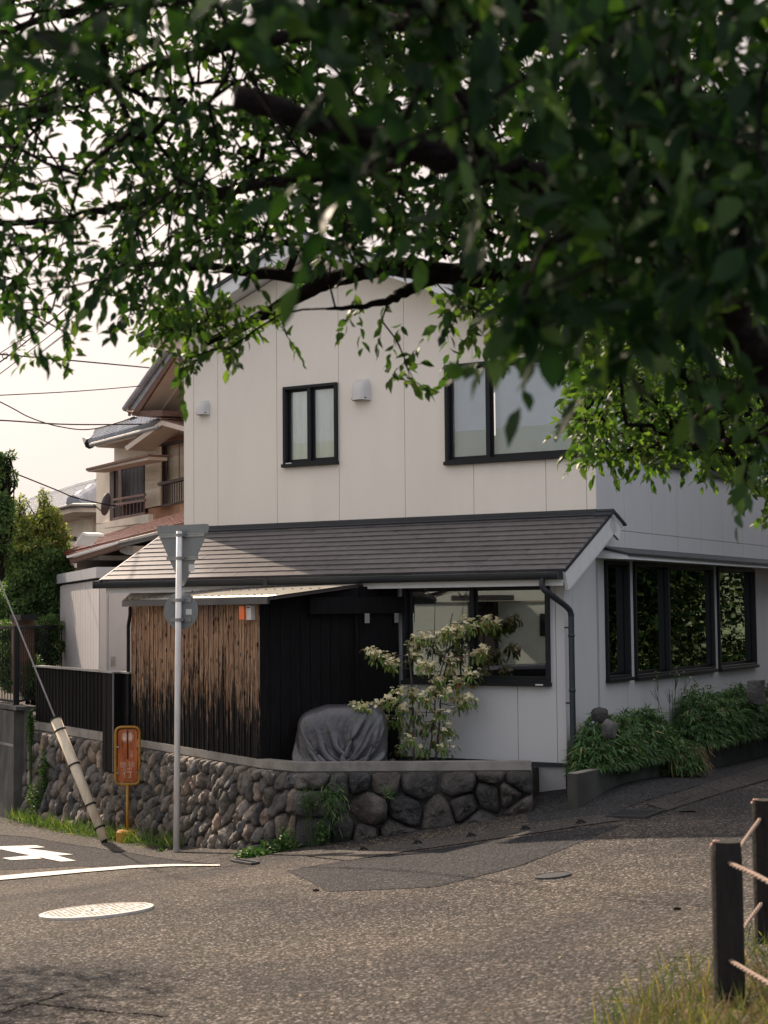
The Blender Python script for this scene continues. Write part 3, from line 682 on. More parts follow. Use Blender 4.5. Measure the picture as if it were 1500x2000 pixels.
# sign board on the lane side wall, half hidden by the leaves
def text_mesh(name, body, o, A, B, size, mat, parent=None, ext=.002):
    cu = bpy.data.curves.new('lettering', 'FONT'); cu.body = body; cu.size = size; cu.extrude = ext; cu.align_x = 'CENTER'; cu.align_y = 'CENTER'
    ob = bpy.data.objects.new('lettering', cu); COL.objects.link(ob); bpy.context.view_layer.update()
    me = bpy.data.meshes.new_from_object(ob.evaluated_get(bpy.context.evaluated_depsgraph_get())); bpy.data.objects.remove(ob)
    N = np.cross(A, B); mt = Matrix((A, B, N)).transposed().to_4x4(); me.transform(mt)
    me.materials.clear(); return link_mesh(name, me, mat, parent, o)
sg = empty('sign_board', W(.03, 7.3, 6.2), 'white and navy sign board with black characters high on the lane wall, behind the leaves', 'sign')
MB().box(O, S, U, Z, 6.5, 8.6, .03, .07, 5.6, 6.75).build('board', M['trim_white'], sg)
MB().box(O, S, U, Z, 6.5, 8.6, .03, .075, 6.75, 7.1).build('header_band', M['car_blue'], sg)
MB().box(O, S, U, Z, 6.9, 7.0, .0, .03, 4.9, 5.6).build('bracket', M['dark_metal'], sg)
MB().box(O, S, U, Z, 8.1, 8.2, .0, .03, 4.9, 5.6).build('bracket', M['dark_metal'], sg)
text_mesh('lettering', '・休', W(.072, 7.35, 6.35), S, Z, .42, M['sash'], sg)

# ============================================================ CHARRED TIMBER SHED
def wd(v): return U*v[0] + S*v[1]
DL = wd(D1L); DL = nrm(DL)                                    # along the left street, going back
NL = wd(np.array([-.469, -.883])); NL = nrm(NL)               # towards the street
SC = W(-3.333, -1.637, 0); FLn = 4.02                         # shed corner, width of its street face
SR_ = W(-2.30, -.035, 0); DR = nrm(SR_ - SC); LR = np.linalg.norm(SR_-SC); NR = np.array([DR[1], -DR[0], 0])
NR = NR if NR @ (CAM-SC) > 0 else -NR
shed = empty('timber_shed', SC + DL*2, 'charred timber lean-to shed with its street face weathered brown under corrugated roofing', 'shed')
nb = 27; bw = FLn/nb
def board(root, base, A, N, w, z0, z1, mat, name='board', k=0):
    th = .012 + .004*random.random(); a = random.uniform(-.003, .003)
    mb = MB(); mb.box(base, A, N, Z, .003, w-.003, -.02, th+a, z0, z1)
    mb.box(base, A, N, Z, w*.44, w*.56+.006, th+a, th+a+.012, z0, z1) if k == 1 else None
    return mb.build(name, mat, root)
def shed_top(t): return 2.235 - .012*t                        # underside of the roof along the street face
for i in range(nb):
    board(shed, SC + DL*(i*bw), DL, NL, bw, .285, shed_top(i*bw)+.0, M['burnt_brown'], k=1)
nr = 14; bwr = LR/nr
for i in range(nr):
    t = (i+.5)*bwr; zt = 2.235 + (2.44-2.235)*t/LR
    zlo = .17 + .11*(1-min(1, t/.5))
    board(shed, SC + DR*(i*bwr), DR, NR, bwr, zlo, zt, M['burnt_black'], k=0)
mb = MB(); mb.box(SC, DL, NL, Z, -.012, .05, -.03, .034, .28, 2.24); mb.build('corner_post', M['burnt_brown'], shed)
mb = MB(); mb.box(SC, DL, NL, Z, 0, FLn, -.06, -.022, -.1, 2.2); mb.box(SC+DL*FLn, DL, NL, Z, -.03, 0, -1.6, 0, .2, 2.3); mb.build('frame', M['dark_frame'], shed)
# door with its top rail on the right face
mb = MB(); mb.box(SC, DR, NR, Z, LR*.70, LR*.99, .03, .065, .2, 2.06); mb.build('sliding_door', M['burnt_black'], shed)
mb = MB(); mb.box(SC, DR, NR, Z, LR*.33, LR*1.02, .02, .13, 2.05, 2.26); mb.build('rail_cover', M['burnt_black'], shed)
mb = MB(); mb.box(SC, DR, NR, Z, LR*.72, LR*.755, .131, .137, 1.93, 2.05); mb.build('hanger_plate', M['galv'], shed)
mb = MB(); mb.box(SC, DR, NR, Z, LR*.94, LR*.97, .131, .137, 1.93, 2.05); mb.build('hanger_plate', M['galv'], shed)
mb = MB(); mb.box(SC, DR, NR, Z, LR*.67, LR*.70, .016, .05, .2, 2.05); mb.build('door_post', M['burnt_black'], shed)
# corrugated roof
RA = onplane(240, 1173, SC + NL*.16, NL); RB = onplane(524, 1165, SC + NL*.16, NL); RC = onfront(738, 1135, -.12); RD = onfront(272, 1143, -.12)
n = 110; V = []; nrm_r = nrm(np.cross(RB-RA, RD-RA)); nrm_r = nrm_r if nrm_r[2] > 0 else -nrm_r
for j in range(7):
    t = j/6; a = RA*(1-t)+RD*t; b = RB*(1-t)+RC*t; q = MB
    for i in range(n*4+1):
        s_ = i/(n*4); V.append(a*(1-s_)+b*s_ + nrm_r*(.008*math.sin(s_*n*2*math.pi) + .004))
k1 = n*4+1
Fs = [(j*k1+i, j*k1+i+1, (j+1)*k1+i+1, (j+1)*k1+i) for j in range(6) for i in range(n*4)]
M['corrugated'] = simple('corrugated', (.34, .33, .29), .38, .12, 5, 60, .15, .003, metal=.35, dirt=((.42, .36, .22), 3, .35))
cs = from_arrays('corrugated_sheet', V, Fs, M['corrugated'], shed, smooth=True)
sm = cs.modifiers.new('thick', 'SOLIDIFY'); sm.thickness = .004
mb = MB()
for j, t in enumerate((.12, .5, .9)):
    for i in range(24):
        s_ = (i+.5)/24; a = RA*(1-t)+RD*t; b = RB*(1-t)+RC*t; mb.tube([a*(1-s_)+b*s_, a*(1-s_)+b*s_+nrm_r*.03], .011, 6)
mb.build('roof_screw', M['galv'], shed, kind='stuff')
mb = MB(); mb.beam(RA - Z*.045 + NL*.0, RB - Z*.045 + NL*.0, .03, .085); mb.build('fascia', M['dark_metal'], shed)
mb = MB(); mb.beam(RB - Z*.03, RC - Z*.03, .02, .03); mb.build('verge_trim', M['dark_frame'], shed)
mb = MB(); e1 = RD-Z*.02; mb.prism([RA-Z*.01, RA-Z*.07, RD-Z*.09, RD-Z*.02], (RB-RA)*.004); mb.build('roof_side', M['dark_metal'], shed)
p0 = RA + DL*-.12 + NL*-.06 - Z*.09; foot = SC + DL*(FLn+.02) + NL*.04
mb = MB(); mb.tube(spline([p0, p0-Z*.12, foot+Z*1.90, foot+Z*1.75, foot+Z*.32], 5), .026, 10)
for z in (1.2, .6): mb.tube([foot+Z*z, foot+Z*(z+.03)], .031, 10)
mb.build('downpipe', M['iron'], shed, smooth=True)
# warning lamp on the shed corner
lamp = empty('warning_lamp', SC + DL*.15 + NL*.05 + Z*2.05, 'small orange and white alarm box under the shed eave at its corner', 'alarm lamp')
lo_ = SC + DL*.02 + NL*.03; MB().box(lo_, DL, NL, Z, .16, .30, .0, .085, 1.99, 2.155).build('orange_cover', M['orange_lens'], lamp)
MB().box(lo_, DL, NL, Z, .02, .157, .0, .06, 1.985, 2.16).build('housing', M['vent'], lamp)
MB().box(lo_, DL, NL, Z, .04, .13, .06, .063, 2.13, 2.145).build('grille', M['dark_metal'], lamp)

# ============================================================ STONE RETAINING WALL
wall = empty('stone_wall', W(-4, -1.9, -.8), 'fieldstone retaining wall with a concrete coping round the corner plot', 'stone wall')
CAPZ = .30
def left_at(t): return np.array([-3.228, -1.734]) + D1L*t
poly = [np.array([-.212, -.547]), np.array([-2.635, -1.881]), np.array([-3.228, -1.734]), left_at(4.0), left_at(4.38)]
def inner(p, q, r, off):   # offset of vertex q to the inside
    out = []
    for a, b in ((p, q), (q, r)):
        if a is None or b is None: continue
        d = (b-a)/np.linalg.norm(b-a); out.append(np.array([-d[1], d[0]]) * -1)
    nn = sum(out)/len(out); nn = nn/np.linalg.norm(nn); return q + nn*off
def coping(pts, name, zt, zb, w=.16):
    mb = MB(); ins = [inner(pts[i-1] if i else None, pts[i], pts[i+1] if i < len(pts)-1 else None, w) for i in range(len(pts))]
    for a, b, c, d in zip(pts[:-1], pts[1:], ins[1:], ins[:-1]):
        mb.hexa([W(*a, zb), W(*b, zb), W(*c, zb), W(*d, zb), W(*a, zt), W(*b, zt), W(*c, zt), W(*d, zt)])
    return mb.build(name, M['concrete'], wall)
# the offset sign is checked: inside must be nearer the house
test = inner(None, poly[0], poly[1], .1)
SG = 1 if np.linalg.norm(test-np.array([-1, 1])) < np.linalg.norm(poly[0]-np.array([-1, 1])) else -1
_inner = inner
def inner(p, q, r, off): return _inner(p, q, r, off*SG)
coping(poly, 'coping', CAPZ, CAPZ-.10, .17)
coping([left_at(4.86), left_at(8.25)], 'coping', CAPZ+.02, CAPZ-.11, .17)
MB().box(W(-.212, -.547, 0), nrm(W(*poly[1],0)-W(*poly[0],0)), S*0+nrm(np.cross(Z, nrm(W(*poly[1],0)-W(*poly[0],0))))*-SG*0+nrm(wd(inner(None, poly[0], poly[1], 1)-poly[0])), Z, -.005, .05, 0, .17, -.9, CAPZ-.1).build('end_face', M['concrete'], wall)

def clip(poly, p, q):   # keep side nearer p than q
    m = (p+q)/2; d = q-p; o = []
    for i in range(len(poly)):
        a, b = poly[i], poly[(i+1) % len(poly)]; da, db = (a-m) @ d, (b-m) @ d
        if da <= 0: o.append(a)
        if (da < 0) != (db < 0): o.append(a + (b-a)*da/(da-db))
    return o
def voronoi(seeds, bound, aniso=None):
    cells = []
    for i, p in enumerate(seeds):
        c = [np.array(b, float) for b in bound]
        o = sorted(range(len(seeds)), key=lambda j: np.sum((seeds[j]-p)**2))[1:22]
        for j in o:
            c = clip(c, p, seeds[j])
            if len(c) < 3: break
        cells.append(c)
    return cells
def chaikin(P, k=1, q=.25):
    for _ in range(k):
        n = len(P); o = []
        for i in range(n): a, b = P[i], P[(i+1) % n]; o += [a*(1-q)+b*q, a*q+b*(1-q)]
        P = o
    return P
def stone(cell, mapf, gap, depth, mat, root, ch=2, q_=.25, rough=.012, name='stone', bulge=1.0):
    P = [np.array(p) for p in cell]; n = len(P)
    if n < 3: return
    c = sum(P)/n; area = abs(sum(P[i][0]*P[(i+1)%n][1]-P[(i+1)%n][0]*P[i][1] for i in range(n)))/2
    if area < .0012: return
    r0 = math.sqrt(area/math.pi); P = [c + (p-c)*(1-gap/r0) for p in P]; P = chaikin(P, ch, q_); P = [np.array(p) for p in P]
    n = 18 if q_ < .2 else 14; Pl = resample(P + [P[0]], n+1)[:-1]
    V = []; tilt = rng.normal(size=2)*.20
    ph = rng.random()*6; kk = rng.integers(2, 4)
    for s_, dd in ((1.0, -.06), (1.0, .0), (.955, .42), (.85, .74), (.6, .93), (.3, 1.0)):
        for j, p in enumerate(Pl):
            q = c + (p-c)*s_ * (1 + (rng.normal()*.02 if s_ < 1 else 0)); d = dd*depth*bulge if dd > 0 else dd
            d *= 1 + .18*math.sin(kk*2*math.pi*j/n+ph)*s_; d += (q-c) @ tilt
            V.append(mapf(q[0], q[1], d + rng.normal()*rough*(.5 if s_ == 1 else 1)))
    V.append(mapf(c[0], c[1], depth*bulge*1.02)); k = 6
    Fs = [(i*n+j, i*n+(j+1) % n, (i+1)*n+(j+1) % n, (i+1)*n+j) for i in range(k-1) for j in range(n)] + [((k-1)*n+j, (k-1)*n+(j+1) % n, k*n) for j in range(n)]
    return from_arrays(name, V, Fs, mat, root, smooth=True)
# right face: the big dark boulders, seeds where the photograph has them
A_r = W(*poly[1], 0); B_r = W(*poly[0], 0); DRr = nrm(B_r-A_r); NRr = np.array([DRr[1], -DRr[0], 0]); LRr = np.linalg.norm(B_r-A_r)
NRr = NRr if NRr @ (CAM-A_r) > 0 else -NRr
BAT = .10
def map_r(a, h, d):
    p = A_r + DRr*a; return np.array([p[0], p[1], 0]) + Z*(O[2]+h) + NRr*(d + .0 + BAT*(CAPZ-.1-h)/.9)
def px_r(px, py):
    q = onplane(px, py, A_r + NRr*.05, NRr); return np.array([(q-A_r) @ DRr, q[2]-O[2]])
A_r[2] = 0
sd_px = [(620,285),(700,275),(800,285),(745,395),(630,500),(930,300),(885,400),(850,500),(1010,420),(1090,300),(1165,450),(1215,345),(1230,255),(1320,285),(1340,408),(555,262),(725,520),(1118,385),(560,380),(560,480),(1290,340)]
seeds = [px_r(350+x/2, 1380+y/2) for x, y in sd_px]
def foot_z(p): return float(gz(p[0], p[1])) - O[2]
f0, f1 = foot_z(A_r+NRr*.12), foot_z(B_r+NRr*.12)
bnd = [np.array([-.06, f0-.06]), np.array([LRr+.02, f1-.06]), np.array([LRr+.02, CAPZ-.11]), np.array([-.06, CAPZ-.11])]
MB().hexa([map_r(0,f0-.2,-.25), map_r(LRr,f1-.2,-.25), map_r(LRr,f1-.2,-.0), map_r(0,f0-.2,0), map_r(0,CAPZ-.1,-.2), map_r(LRr-.0,CAPZ-.1,-.2), map_r(LRr-.0,CAPZ-.1,.0), map_r(0,CAPZ-.1,0)]).build('mortar_bed', M['mortar'], wall)
for i, c in enumerate(voronoi(seeds, bnd)):
    stone([p for p in c], map_r, .005, .15, M['stone'] if i in (15, 18) else M['boulder'], wall, ch=1, q_=.14, rough=.014, name='boulder')
# left face: many small rounded fieldstones
def run_left(L0, L1, seg_len, n, z_top, aspect=.72, chamfer=False):
    """stones along the left face from L0 to L1 (metres back along the street)"""
    def mp(a, h, d):
        if a < 0:                                              # the short turned piece at the corner
            e = poly[1]-poly[2]; e = e/np.linalg.norm(e); q = np.array([-3.228, -1.734]) + e*(-a); N = NCH
        else: q = left_at(a); N = NL
        if -.12 < a < .12: N = nrm(NCH*(.5-a/.24)+NL*(.5+a/.24))
        return W(q[0], q[1], h) + N*(d + BAT*(CAPZ-.1-h)/.9)
    e = poly[1]-poly[2]; ew = nrm(wd(e)); NCH = np.array([ew[1], -ew[0], 0]); NCH = NCH if NCH @ (CAM-SC) > 0 else -NCH
    fz = lambda a: foot_z(W(*left_at(max(a, 0)), 0) + NL*.15) if a >= 0 else foot_z(W(*left_at(0), 0)+NCH*.15)
    zb0, zb1 = fz(L0)-.05, fz(L1)-.05
    sd_ = []
    while len(sd_) < n:
        a = rng.uniform(L0, L1); t = (a-L0)/(L1-L0); zb = zb0*(1-t)+zb1*t; sd_.append([a, rng.uniform(zb, z_top)])
    sd_ = np.array(sd_)
    for _ in range(7):                                         # relax
        d = sd_[:, None]-sd_[None]; d[..., 1] *= aspect; r2 = (d**2).sum(-1)+np.eye(n); w_ = np.exp(-r2/(.5*(L1-L0)*(z_top-(zb0+zb1)/2)/n*1.1))
        np.fill_diagonal(w_, 0); sd_ += (d*w_[..., None]).sum(1)*.35
        t = (sd_[:, 0]-L0)/(L1-L0); zb = zb0*(1-t)+zb1*t
        sd_[:, 0] = np.clip(sd_[:, 0], L0+.04, L1-.04); sd_[:, 1] = np.clip(sd_[:, 1], zb+.05, z_top-.05)
    sd_ += rng.normal(size=sd_.shape)*.018
    sc = np.array([1, aspect]); sh = np.array([[1, 0], [.28, 1]])     # cells stretched upwards and leaning
    tf = lambda p: np.array([p[0]+.25*p[1], p[1]*aspect]); inv = lambda q: np.array([q[0]-.25*q[1]/aspect, q[1]/aspect])
    bd = [tf(np.array(p)) for p in ((L0, zb0), (L1, zb1), (L1, z_top), (L0, z_top))]
    for c in voronoi([tf(p) for p in sd_], bd):
        if len(c) >= 3: stone([inv(q) for q in c], mp, .006, rng.uniform(.05, .10), M['stone'], wall, ch=1, q_=.24, rough=.008)
    g = .0
    mb = MB()
    k = max(2, int((L1-L0)/.5)); aa = np.linspace(L0, L1, k+1)
    for a, b in zip(aa[:-1], aa[1:]):
        mb.hexa([mp(a, zb0-.4, -.25), mp(b, zb0-.4, -.25), mp(b, zb0-.4, .0), mp(a, zb0-.4, 0), mp(a, z_top, -.2), mp(b, z_top, -.2), mp(b, z_top, 0), mp(a, z_top, 0)])
    mb.build('mortar_bed', M['mortar'], wall)
run_left(-.66, 4.40, 1, 170, CAPZ-.105)
run_left(4.40, 4.86, 1, 9, -.22)
run_left(4.86, 8.28, 1, 78, CAPZ-.115)

# ============================================================ BLACK BOARD FENCE with a gate-post panel
fence = empty('board_fence', W(*left_at(6.0), .2), 'low black charred board fence standing on the stone wall left of the shed', 'fence')
def fence_boards(t0, t1, n, z0, z1, off, k=0):
    w = (t1-t0)/n
    for i in range(n):
        b = W(*left_at(t0+i*w), 0) + NL*off; board(fence, b, DL, NL, w, z0, z1, M['burnt_black'], k=k)
fence_boards(4.13, 4.44, 3, .30, 1.215, -.03, 1)
fence_boards(4.90, 8.2, 22, .33, 1.20, -.03, 1)
fence_boards(4.46, 4.88, 3, -.20, 1.215, .10, 0)
mb = MB(); q = lambda t, off: W(*left_at(t), 0)+NL*off
mb.box(q(4.10, 0), DL, NL, Z, 0, 4.12, -.09, .03, 1.215, 1.24); mb.box(q(4.44, 0), DL, NL, Z, 0, .46, .03, .14, 1.216, 1.235); mb.build('top_cap', M['galv'], fence)
mb = MB(); mb.box(q(4.44, 0), DL, NL, Z, 0, .016, .116, .130, -.2, 1.215); mb.build('edge_strip', M['galv'], fence); MB().box(q(4.43, 0), DL, NL, Z, 0, .024, -.02, .115, -.2, 1.214).build('side_board', M['burnt_black'], fence)
mb = MB(); mb.box(q(4.1, 0), DL, NL, Z, 0, 4.1, -.08, -.06, .3, 1.2); mb.build('back_frame', M['dark_frame'], fence)

# ============================================================ STORAGE CABIN
sto_d = nrm(np.array([-.33, .944, 0])); sto_f = np.array([sto_d[1], -sto_d[0], 0])
SO = at(195, 1200, 24.9); SO[2] = O[2]
sto = empty('storage_cabin', SO + Z*.2, 'pale grey metal storage cabin with ribbed side behind the black fence', 'storage cabin')
topz = zz = None
SZ = 2.82; LSs, LFs = 4.6, 2.4
MB().box(SO, sto_f, sto_d, Z, .02, LFs, .02, LSs, .15, SZ-.2).build('body', M['storage'], sto)
MB().box(SO, sto_f, sto_d, Z, -.002, .0, .02, LSs-.02, .15, SZ-.22).build('panel_backing', M['dark_metal'], sto)
n = 16; w = LSs/n
for i in range(n): MB().box(SO, sto_f, sto_d, Z, -.014, .018, i*w+.012, (i+1)*w-.012, .15, SZ-.22).build('side_panel', M['storage'], sto)
mb = MB(); mb.box(SO, sto_f, sto_d, Z, -.07, LFs+.07, -.07, LSs+.07, SZ-.17, SZ); mb.build('roof', M['storage_cap'], sto)
mb = MB(); mb.box(SO, sto_f, sto_d, Z, .0, LFs, -.0, .018, SZ-.3, SZ-.17); mb.box(SO, sto_f, sto_d, Z, .0, .10, -.01, .018, .15, SZ-.3); mb.build('door_frame', M['storage'], sto)
dr = MB().box(SO, sto_f, sto_d, Z, .14, 1.1, -.0, .016, .2, SZ-.31).build('door', simple('storage_door', (.44, .44, .47), .5, .03), sto)
MB().box(SO, sto_f, sto_d, Z, .18, .25, -.012, .0, 1.25, 1.40).build('handle', M['galv'], dr)

# ============================================================ CONCRETE WALL AND IRON FENCE AT THE LEFT
cw = empty('concrete_wall', W(*left_at(8.6), -1), 'weathered concrete retaining wall at the left edge under the iron fence', 'wall')
c0 = W(*left_at(8.28), 0) + NL*.12
mb = MB()
mb.box(c0, DL, NL, Z, 0, .12, -.1, .0, -1.6, .50); mb.box(c0, DL, NL, Z, .125, .8, -.12, .16, -1.6, .48); mb.build('pillar', M['concrete_dark'], cw)
MB().box(c0, DL, NL, Z, .805, 9, -.15, .13, -1.6, .50).build('wall_face', M['concrete_dark'], cw)
MB().box(c0, DL, NL, Z, -.0, 9, -.2, .17, .502, .56).build('coping', M['concrete_dark'], cw)
MB().box(c0, DL, NL, Z, .12, .8, .161, .175, -.1, -.06).build('joint_band', M['concrete'], cw)
irf = empty('iron_fence', c0 + Z*.56, 'dark iron railing fence on the concrete wall left of the storage cabin', 'fence')
ztf, zbf = O[2]+1.86, O[2]+.62
def railing(p, q, n, root, bar=.012, top=.05):
    p = np.asarray(p, float); q = np.asarray(q, float); p0_, q0_ = p.copy(), q.copy(); p0_[2] = q0_[2] = 0
    MB().beam(p0_+Z*ztf, q0_+Z*ztf, .05, top).build('top_rail', M['iron'], root)
    MB().beam(p0_+Z*zbf, q0_+Z*zbf, .04, .04).build('bottom_rail', M['iron'], root)
    for i in range(n):
        c = p0_ + (q0_-p0_)*(i+.5)/n; MB().beam(c+Z*(zbf+.02), c+Z*(ztf-.025), bar, bar, up=NL).build('baluster', M['iron'], root)
    for c in (p0_, q0_): MB().beam(c+Z*(zbf-.08), c+Z*(ztf+.0), .055, .055, up=NL).build('post', M['iron'], root)
f1_ = c0 + DL*.55 - NL*.0
f2_ = f1_ + DL*3.4
railing(f1_, f2_, 22, irf)
f3_ = at(122, 1250, 29.0)
railing(f1_ + DL*.06 - NL*.06, f3_, 22, irf)

# ============================================================ BROWN NEIGHBOUR HOUSE (its street face runs along the left street)
D1 = np.array([-.525, .851, 0]); D1 = nrm(D1); N1 = np.array([-D1[1], D1[0], 0]); N1 = N1 if N1 @ (CAM-at(300,1000,33)) > 0 else -N1
NB0 = at(300, 1000, 33)
def NP(px, py, off=0, base=None): return onplane(px, py, (NB0 if base is None else base) + N1*off, N1)
def npr(pts, off, th, base=None): return MB().prism([NP(x, y, off, base) for x, y in pts], -N1*th)
nh = empty('brown_house', ground_at(NB0), 'tan and beige plastered two storey neighbour house with tiled gable, shutters and balcony', 'house')
npr([(284,1100),(284,850),(318,800),(358,745),(430,690),(430,1100)], 0, 5, None).build('wall', M['tan_wall'], nh)
npr([(223,1000),(223,869),(283,845),(283,1000)], -.02, 4).build('wall', M['beige_wall'], nh)
npr([(188,1125),(188,1024),(290,1018),(290,1125)], -.10, 4).build('wall', M['beige_wall'], nh)
# main gable
rf = npr([(251,799),(340,672),(430,790),(430,800),(342,684),(262,800)], .95, 5).build('roof', M['tile_grey'], nh)
npr([(257,806),(262,800),(342,684),(430,800),(430,812),(342,697),(266,813)], .97, .04).build('barge_board', M['brown_wood'], nh)
npr([(266,812),(342,697),(430,812),(430,815),(342,701),(270,813)], .92, 4.5).build('soffit', M['soffit_beige'], nh)
for a, b in (((300,803),(351,728)), ((318,800),(362,738))):
    MB().beam(NP(*a, .5), NP(*b, .5), .05, .05).build('purlin', M['soffit_beige'], nh)
npr([(254,803),(316,801),(318,812),(290,815),(258,812)], .96, .8).build('eave_beam', M['brown_wood'], nh)
MB().tube([NP(251,803,1.1), NP(262,806,1.1)], .035, 8).build('gutter_bracket', M['brown_wood'], nh)
MB().tube([NP(252,793,1.1), NP(253,812,1.1)], .03, 8).build('gutter_bracket', M['brown_wood'], nh)
tl = None
for i in range(15):                                            # verge tiles
    t = (i+.5)/15; p = NP(250+90*t, 797-127*t, .95); d = nrm(NP(340,672,.95)-NP(251,799,.95))
    mb = MB(); mb.tube([p - d*.12 + N1*.05, p + d*.14 + N1*.05 + Z*.015], [.075, .06], 8); mb.tube([p - d*.12, p - d*.12 - N1*.6], [.07, .07], 6); mb.build('verge_tile', M['tile_grey'], nh)
MB().tube([NP(339,672,1.1), NP(339,672,1.1)-N1*4], .14, 10).build('ridge_tile', M['tile_grey'], nh)
MB().tube([NP(338,675,1.15), NP(338,675,1.05)], .17, 12).build('ridge_end_tile', M['dark_metal'], nh)
# little gable over the shutters
npr([(242,870),(316,817),(430,850),(430,856),(316,824),(250,876)], .85, .5).build('porch_roof', M['brown_wood'], nh)
npr([(243,873),(316,821),(430,853),(430,862),(316,830),(248,880)], .87, .03).build('barge_board', M['soffit_beige'], nh)
npr([(248,879),(316,828),(430,860),(430,862),(316,831),(252,879)], .83, .5).build('soffit', M['soffit_beige'], nh)
# tiled roof further back
e1, e2, t1, t2 = NP(176,866,.75), NP(313,829,.75), NP(192,846,-.9), NP(312,810,-.9)
def roof_ribbed(e1, e2, t1, t2, n, r, mat, root, name='tile_row', tiles=6, th=.06):
    nn = nrm(np.cross(e2-e1, t1-e1)); nn = nn if nn[2] > 0 else -nn
    MB().hexa([e1-nn*th, e2-nn*th, t2-nn*th, t1-nn*th, e1, e2, t2, t1]).build('roof', mat, root)
    for i in range(n):
        s_ = (i+.5)/n; a = e1*(1-s_)+e2*s_; b = t1*(1-s_)+t2*s_; path = []
        for k in range(tiles): path += [a*(1-k/tiles)+b*k/tiles + nn*r*.55, a*(1-(k+.93)/tiles)+b*(k+.93)/tiles + nn*r*.1]
        MB().tube(path, r, 6).build(name, mat, root)
    return nn
roof_ribbed(e1, e2, t1, t2, 22, .07, M['tile_grey'], nh)
MB().tube([t1, t2], .13, 8).build('ridge_tile', M['dark_metal'], nh); MB().tube([NP(190,850,-.7), NP(262,822,-.7)], .11, 8).build('ridge_tile', M['dark_metal'], nh)
MB().tube([e1-N1*.0, e1 + D1*.35 + Z*.14], [.13, .05], 8).build('ridge_end_tile', M['dark_metal'], nh)
npr([(178,868),(313,833),(313,842),(190,874)], .70, .75).build('soffit', M['soffit_beige'], nh)
MB().tube([NP(178,869,.85), NP(312,834,.85)], .05, 8).build('gutter', M['galv'], nh)
# balcony bay
npr([(188,1022),(188,921),(214,915),(214,1022)], .55, .06).build('bay_wall', M['beige_wall'], nh)
npr([(214,1022),(214,913),(222,911),(222,1020)], .555, .05).build('window_frame', M['dark_frame'], nh)
npr([(222,1010),(222,913),(283,896),(283,1002)], .08, .06).build('window_recess', M['room_dark'], nh)
ct = MB(); a, b = NP(239,985,.14), NP(282,975,.14); a2, b2 = NP(239,920,.14), NP(282,909,.14); V = []
for i in range(61):
    s_ = i/60; w_ = N1*(.03*math.sin(i*1.9)); V += [a*(1-s_)+b*s_+w_, a2*(1-s_)+b2*s_+w_]
ct.add(V, [(2*i, 2*i+2, 2*i+3, 2*i+1) for i in range(60)]); ct.build('net_curtain', M['net_curtain'], nh)
npr([(231,990),(231,918),(236,917),(240,988)], .13, .04).build('drawn_curtain', M['brown_rail'], nh)
MB().beam(NP(221,917,.5), NP(283,905,.5), .03, .03).build('curtain_rail', M['galv'], nh)
npr([(167,915),(282,887),(290,887),(290,890),(168,919)], 1.1, .5).build('balcony_roof', M['brown_wood'], nh)
npr([(168,919),(290,890),(290,898),(172,922)], 1.05, .4).build('soffit', M['soffit_beige'], nh)
npr([(198,1021),(290,1004),(290,1020),(200,1032)], .60, .1).build('balcony_ledge', M['beige_wall'], nh)
for y0, y1 in (((976),(966)), ((986),(977)), ((1014),(1002))):
    MB().beam(NP(222,y0,.58), NP(284,y1,.58), .04, .045).build('rail', M['brown_rail'], nh)
for i in range(9):
    x = 226+7*i; MB().beam(NP(x,1014-.19*(x-222),.58), NP(x,976-.16*(x-222),.58), .015, .015).build('baluster', M['brown_rail'], nh)
# shutters
sb = npr([(284,994),(284,873),(315,868),(315,989)], .30, .05).build('shutter_box', M['dark_frame'], nh)
npr([(315,989),(315,868),(322,868),(322,986)], .20, .04).build('window_frame', M['dark_frame'], nh)
npr([(322,986),(322,869),(430,845),(430,970)], .05, .04).build('shutter', M['dark_frame'], nh)
def slats(x0, x1, y0t, y1t, y0b, y1b, n, off, root):
    for i in range(n):
        t = (i+.5)/n; MB().beam(NP(x0, y0t+(y0b-y0t)*t, off), NP(x1, y1t+(y1b-y1t)*t, off), .035, .075).build('slat', M['shutter'], root)
slats(285, 314, 877, 873, 992, 986, 22, .315, nh); slats(323, 371, 873, 863, 985, 972, 22, .07, nh)
npr([(284,876),(284,872),(430,843),(430,848)], .33, .1).build('window_head', M['dark_frame'], nh)
npr([(349,975),(349,864),(351,864),(351,975)], .09, .04).build('window_frame', M['brown_rail'], nh)
MB().beam(NP(312,946,.5), NP(375,932,.5), .10, .06).build('rail', M['dark_frame'], nh)
MB().beam(NP(318,988,.5), NP(375,975,.5), .04, .04).build('rail', M['dark_frame'], nh)
for i in range(13):
    x = 318+4.6*i; MB().beam(NP(x,988-.21*(x-318),.5), NP(x,946-.21*(x-318),.5), .02, .02).build('baluster', M['dark_frame'], nh)
# red ribbed metal lean-to roof and dark wall below it
e1, e2, t1, t2 = NP(128,1083,3.0), NP(372,1022,3.0), NP(126,1068,1.1), NP(372,1000,1.1)
nn = nrm(np.cross(e2-e1, t1-e1)); nn = nn if nn[2] > 0 else -nn
MB().hexa([e1-nn*.05, e2-nn*.05, t2-nn*.05, t1-nn*.05, e1, e2, t2, t1]).build('lean_to_roof', M['red_metal'], nh)
for i in range(9):
    t = (i+.3)/9; MB().beam(e1*(1-t)+t1*t+nn*.02, e2*(1-t)+t2*t+nn*.02, .05, .05, up=nn).build('roof_rib', M['red_metal'], nh)
npr([(129,1086),(232,1056),(238,1056),(238,1059),(131,1090)], 3.06, .05).build('eave_flashing', M['trim_white'], nh)
npr([(134,1092),(237,1061),(237,1069),(150,1097),(140,1100)], 3.02, .1).build('eave_board', M['brown_wood'], nh)
